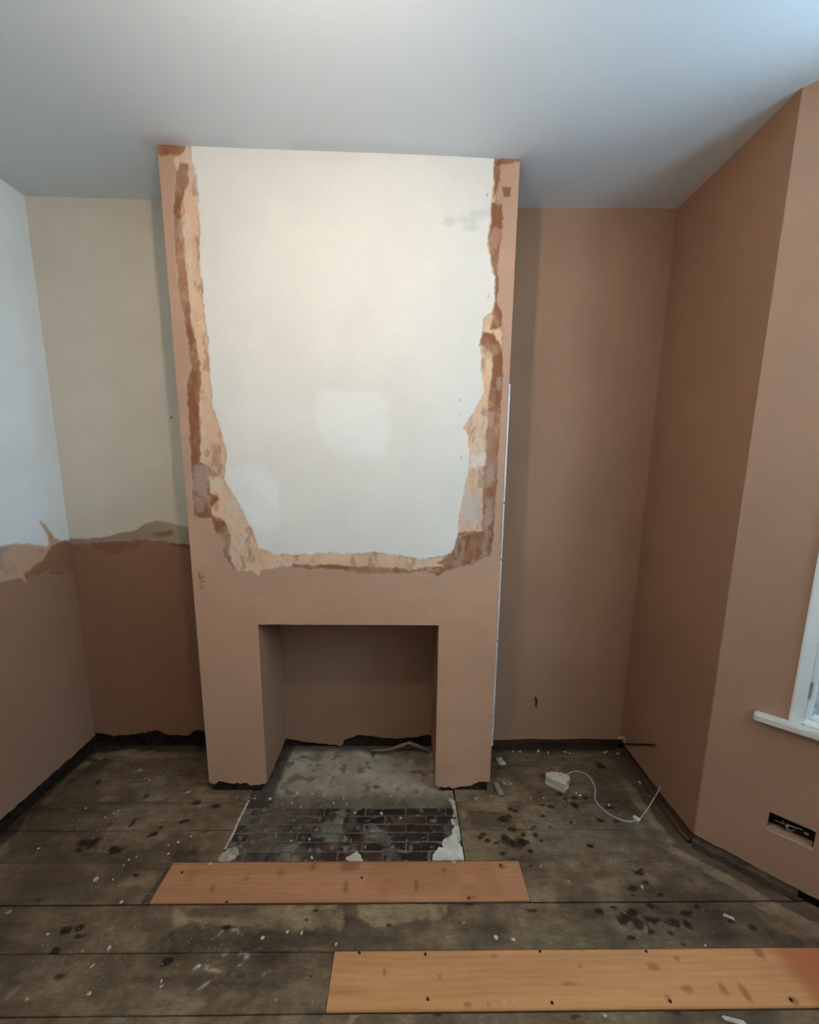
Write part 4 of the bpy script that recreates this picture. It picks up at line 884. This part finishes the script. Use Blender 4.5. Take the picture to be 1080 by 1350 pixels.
for px, r in ((676, 4), (686, 4.5), (710, 5), (722, 3.5), (745, 5.5), (750, 4), (796, 4), (797, 5), (801, 4)): 
    o_ = crumb; h = on_y(px, 985, YB-.006); o = bpy.data.objects.new('plaster_crumb', CR[2*rng.randrange(5)]); o.location = (h[0], YB-.006-rng.uniform(0, .022), .0005); R = r*.0024*rng.uniform(.6, 1.1); o.scale = (R*rng.uniform(.9, 1.5), R*.8, R*rng.uniform(.8, 1.6))
    o.rotation_euler = (0, 0, rng.uniform(0, 6.28)); put(o, label=A[0], cat='crumb', group=A[1])
A = ('small white plaster crumb on the boards between or beside the two new pine boards', 'crumbs around the new boards')
for p in ((654, 1237, 4, 0), (676, 1239, 3.5, 0), (603, 1273, 2.5, 0), (612, 1217, 2.5, 0), (665, 1322, 3, 0), (678, 1322, 2.5, 0), (379, 1229, 3, 0), (398, 1230, 3.5, 0), (370, 1175, 2.5, 0), (798, 1340, 3, 0), (364, 1320, 4, 1), (412, 1323, 3, 1), (443, 1245, 2.5, 0), (930, 1247, 2, 0), (713, 1143, 4, 1), (750, 1163, 3, 1), (847, 1170, 3, 0)): crumb(*p[:3], *A, bool(p[3]))
for px, py, sx, sy, rz, lab in ((961, 1210, .030, .010, -.5, 'pale oval plaster flake on the dark board near the bay'), (968, 1347, .055, .011, -.25, 'long white splinter on the board in front of the new pine board')):
    h = on_floor(px, py); lump('plaster_flake', (h[0], h[1], .001), (sx, sy, .005), rz, px, M_CRUMB, 2, .15, label=lab, cat='flake')
# fine dust: nobody could count it
R_ = np.random.RandomState(11); vt = []; qd = []
spots = [(150, 1090, 70, 35, 90), (380, 1060, 60, 16, 120), (450, 1110, 120, 25, 110), (300, 1240, 60, 40, 80), (120, 1260, 80, 50, 60), (740, 1060, 80, 40, 90), (640, 1100, 30, 30, 40), (850, 1160, 100, 40, 50), (700, 1220, 300, 30, 70), (330, 1052, 40, 5, 60), (610, 1053, 30, 4, 30), (500, 1160, 250, 40, 25)]
for cx_, cy_, sx, sy, n in spots:
    for _ in range(n):
        px, py = cx_+R_.randn()*sx*.6, cy_+R_.randn()*sy*.6
        if py < 1000 or py > 1349: continue
        h = on_floor(px, py)
        if not (XL+.05 < h[0] < right_limit(h[1])-.05) or (h[1] > -.02 and not (N0+.03 < h[0] < N1-.03 or h[0] < -.02 or h[0] > CW+.03)) or h[1] > .25: continue
        r = .0008+.0013*R_.rand()**2; a = R_.rand()*6.28; b0 = len(vt); z = .003
        for k_ in range(3): vt.append((h[0]+r*math.cos(a+2.09*k_), h[1]+r*math.sin(a+2.09*k_), z-.003))
        vt.append((h[0], h[1], z+r*.6))
        qd += [(b0, b0+1, b0+3), (b0+1, b0+2, b0+3), (b0+2, b0, b0+3), (b0, b0+2, b0+1)]
build_mesh('plaster_dust', vt, qd, None, M_CRUMB, False, kind='stuff', label='fine pale plaster dust and grit scattered over boards and hearth', cat='dust')

# ------------------------------------------------------------------ pendant lamp (the room's own light, above the picture)
lx, ly, lz = LAMP_POS
lamp = empty('pendant_lamp', (lx, ly, H), label='bare bulb hanging on a white flex from the ceiling', cat='lamp')
bm = bmesh.new(); tube(bm, [(lx, ly, H-.001), (lx, ly, H-.012), (lx, ly, H-.03)], [.045, .042, .012], 24); from_bm('ceiling_rose', bm, M_PLASTIC, True, parent=lamp)
bm = bmesh.new(); tube(bm, [(lx, ly, H-.03), (lx, ly, lz+.115)], .0035, 8); from_bm('flex', bm, M_PLASTIC, True, parent=lamp)
bm = bmesh.new(); tube(bm, [(lx, ly, lz+.118), (lx, ly, lz+.105), (lx, ly, lz+.06), (lx, ly, lz+.05)], [.008, .016, .019, .019], 16); from_bm('bulb_holder', bm, M_PLASTIC, True, parent=lamp)
mb = bpy.data.materials.new('glowing_bulb'); mb.use_nodes = True; nt = mb.node_tree; nt.nodes.clear()
o_ = nd(nt, 'ShaderNodeOutputMaterial'); em = nd(nt, 'ShaderNodeEmission', Strength=LAMP_STRENGTH); em.inputs[0].default_value = (*LAMP_COLOUR, 1); nt.links.new(em.outputs[0], o_.inputs[0])
bm = bmesh.new(); prof = [(.050, .013), (.038, .016), (.024, .027), (.006, .033), (-.012, .031), (-.026, .021), (-.033, .006)]
tube(bm, [(lx, ly, lz+a) for a, _ in prof], [r for _, r in prof], 20); from_bm('bulb', bm, mb, True, parent=lamp)
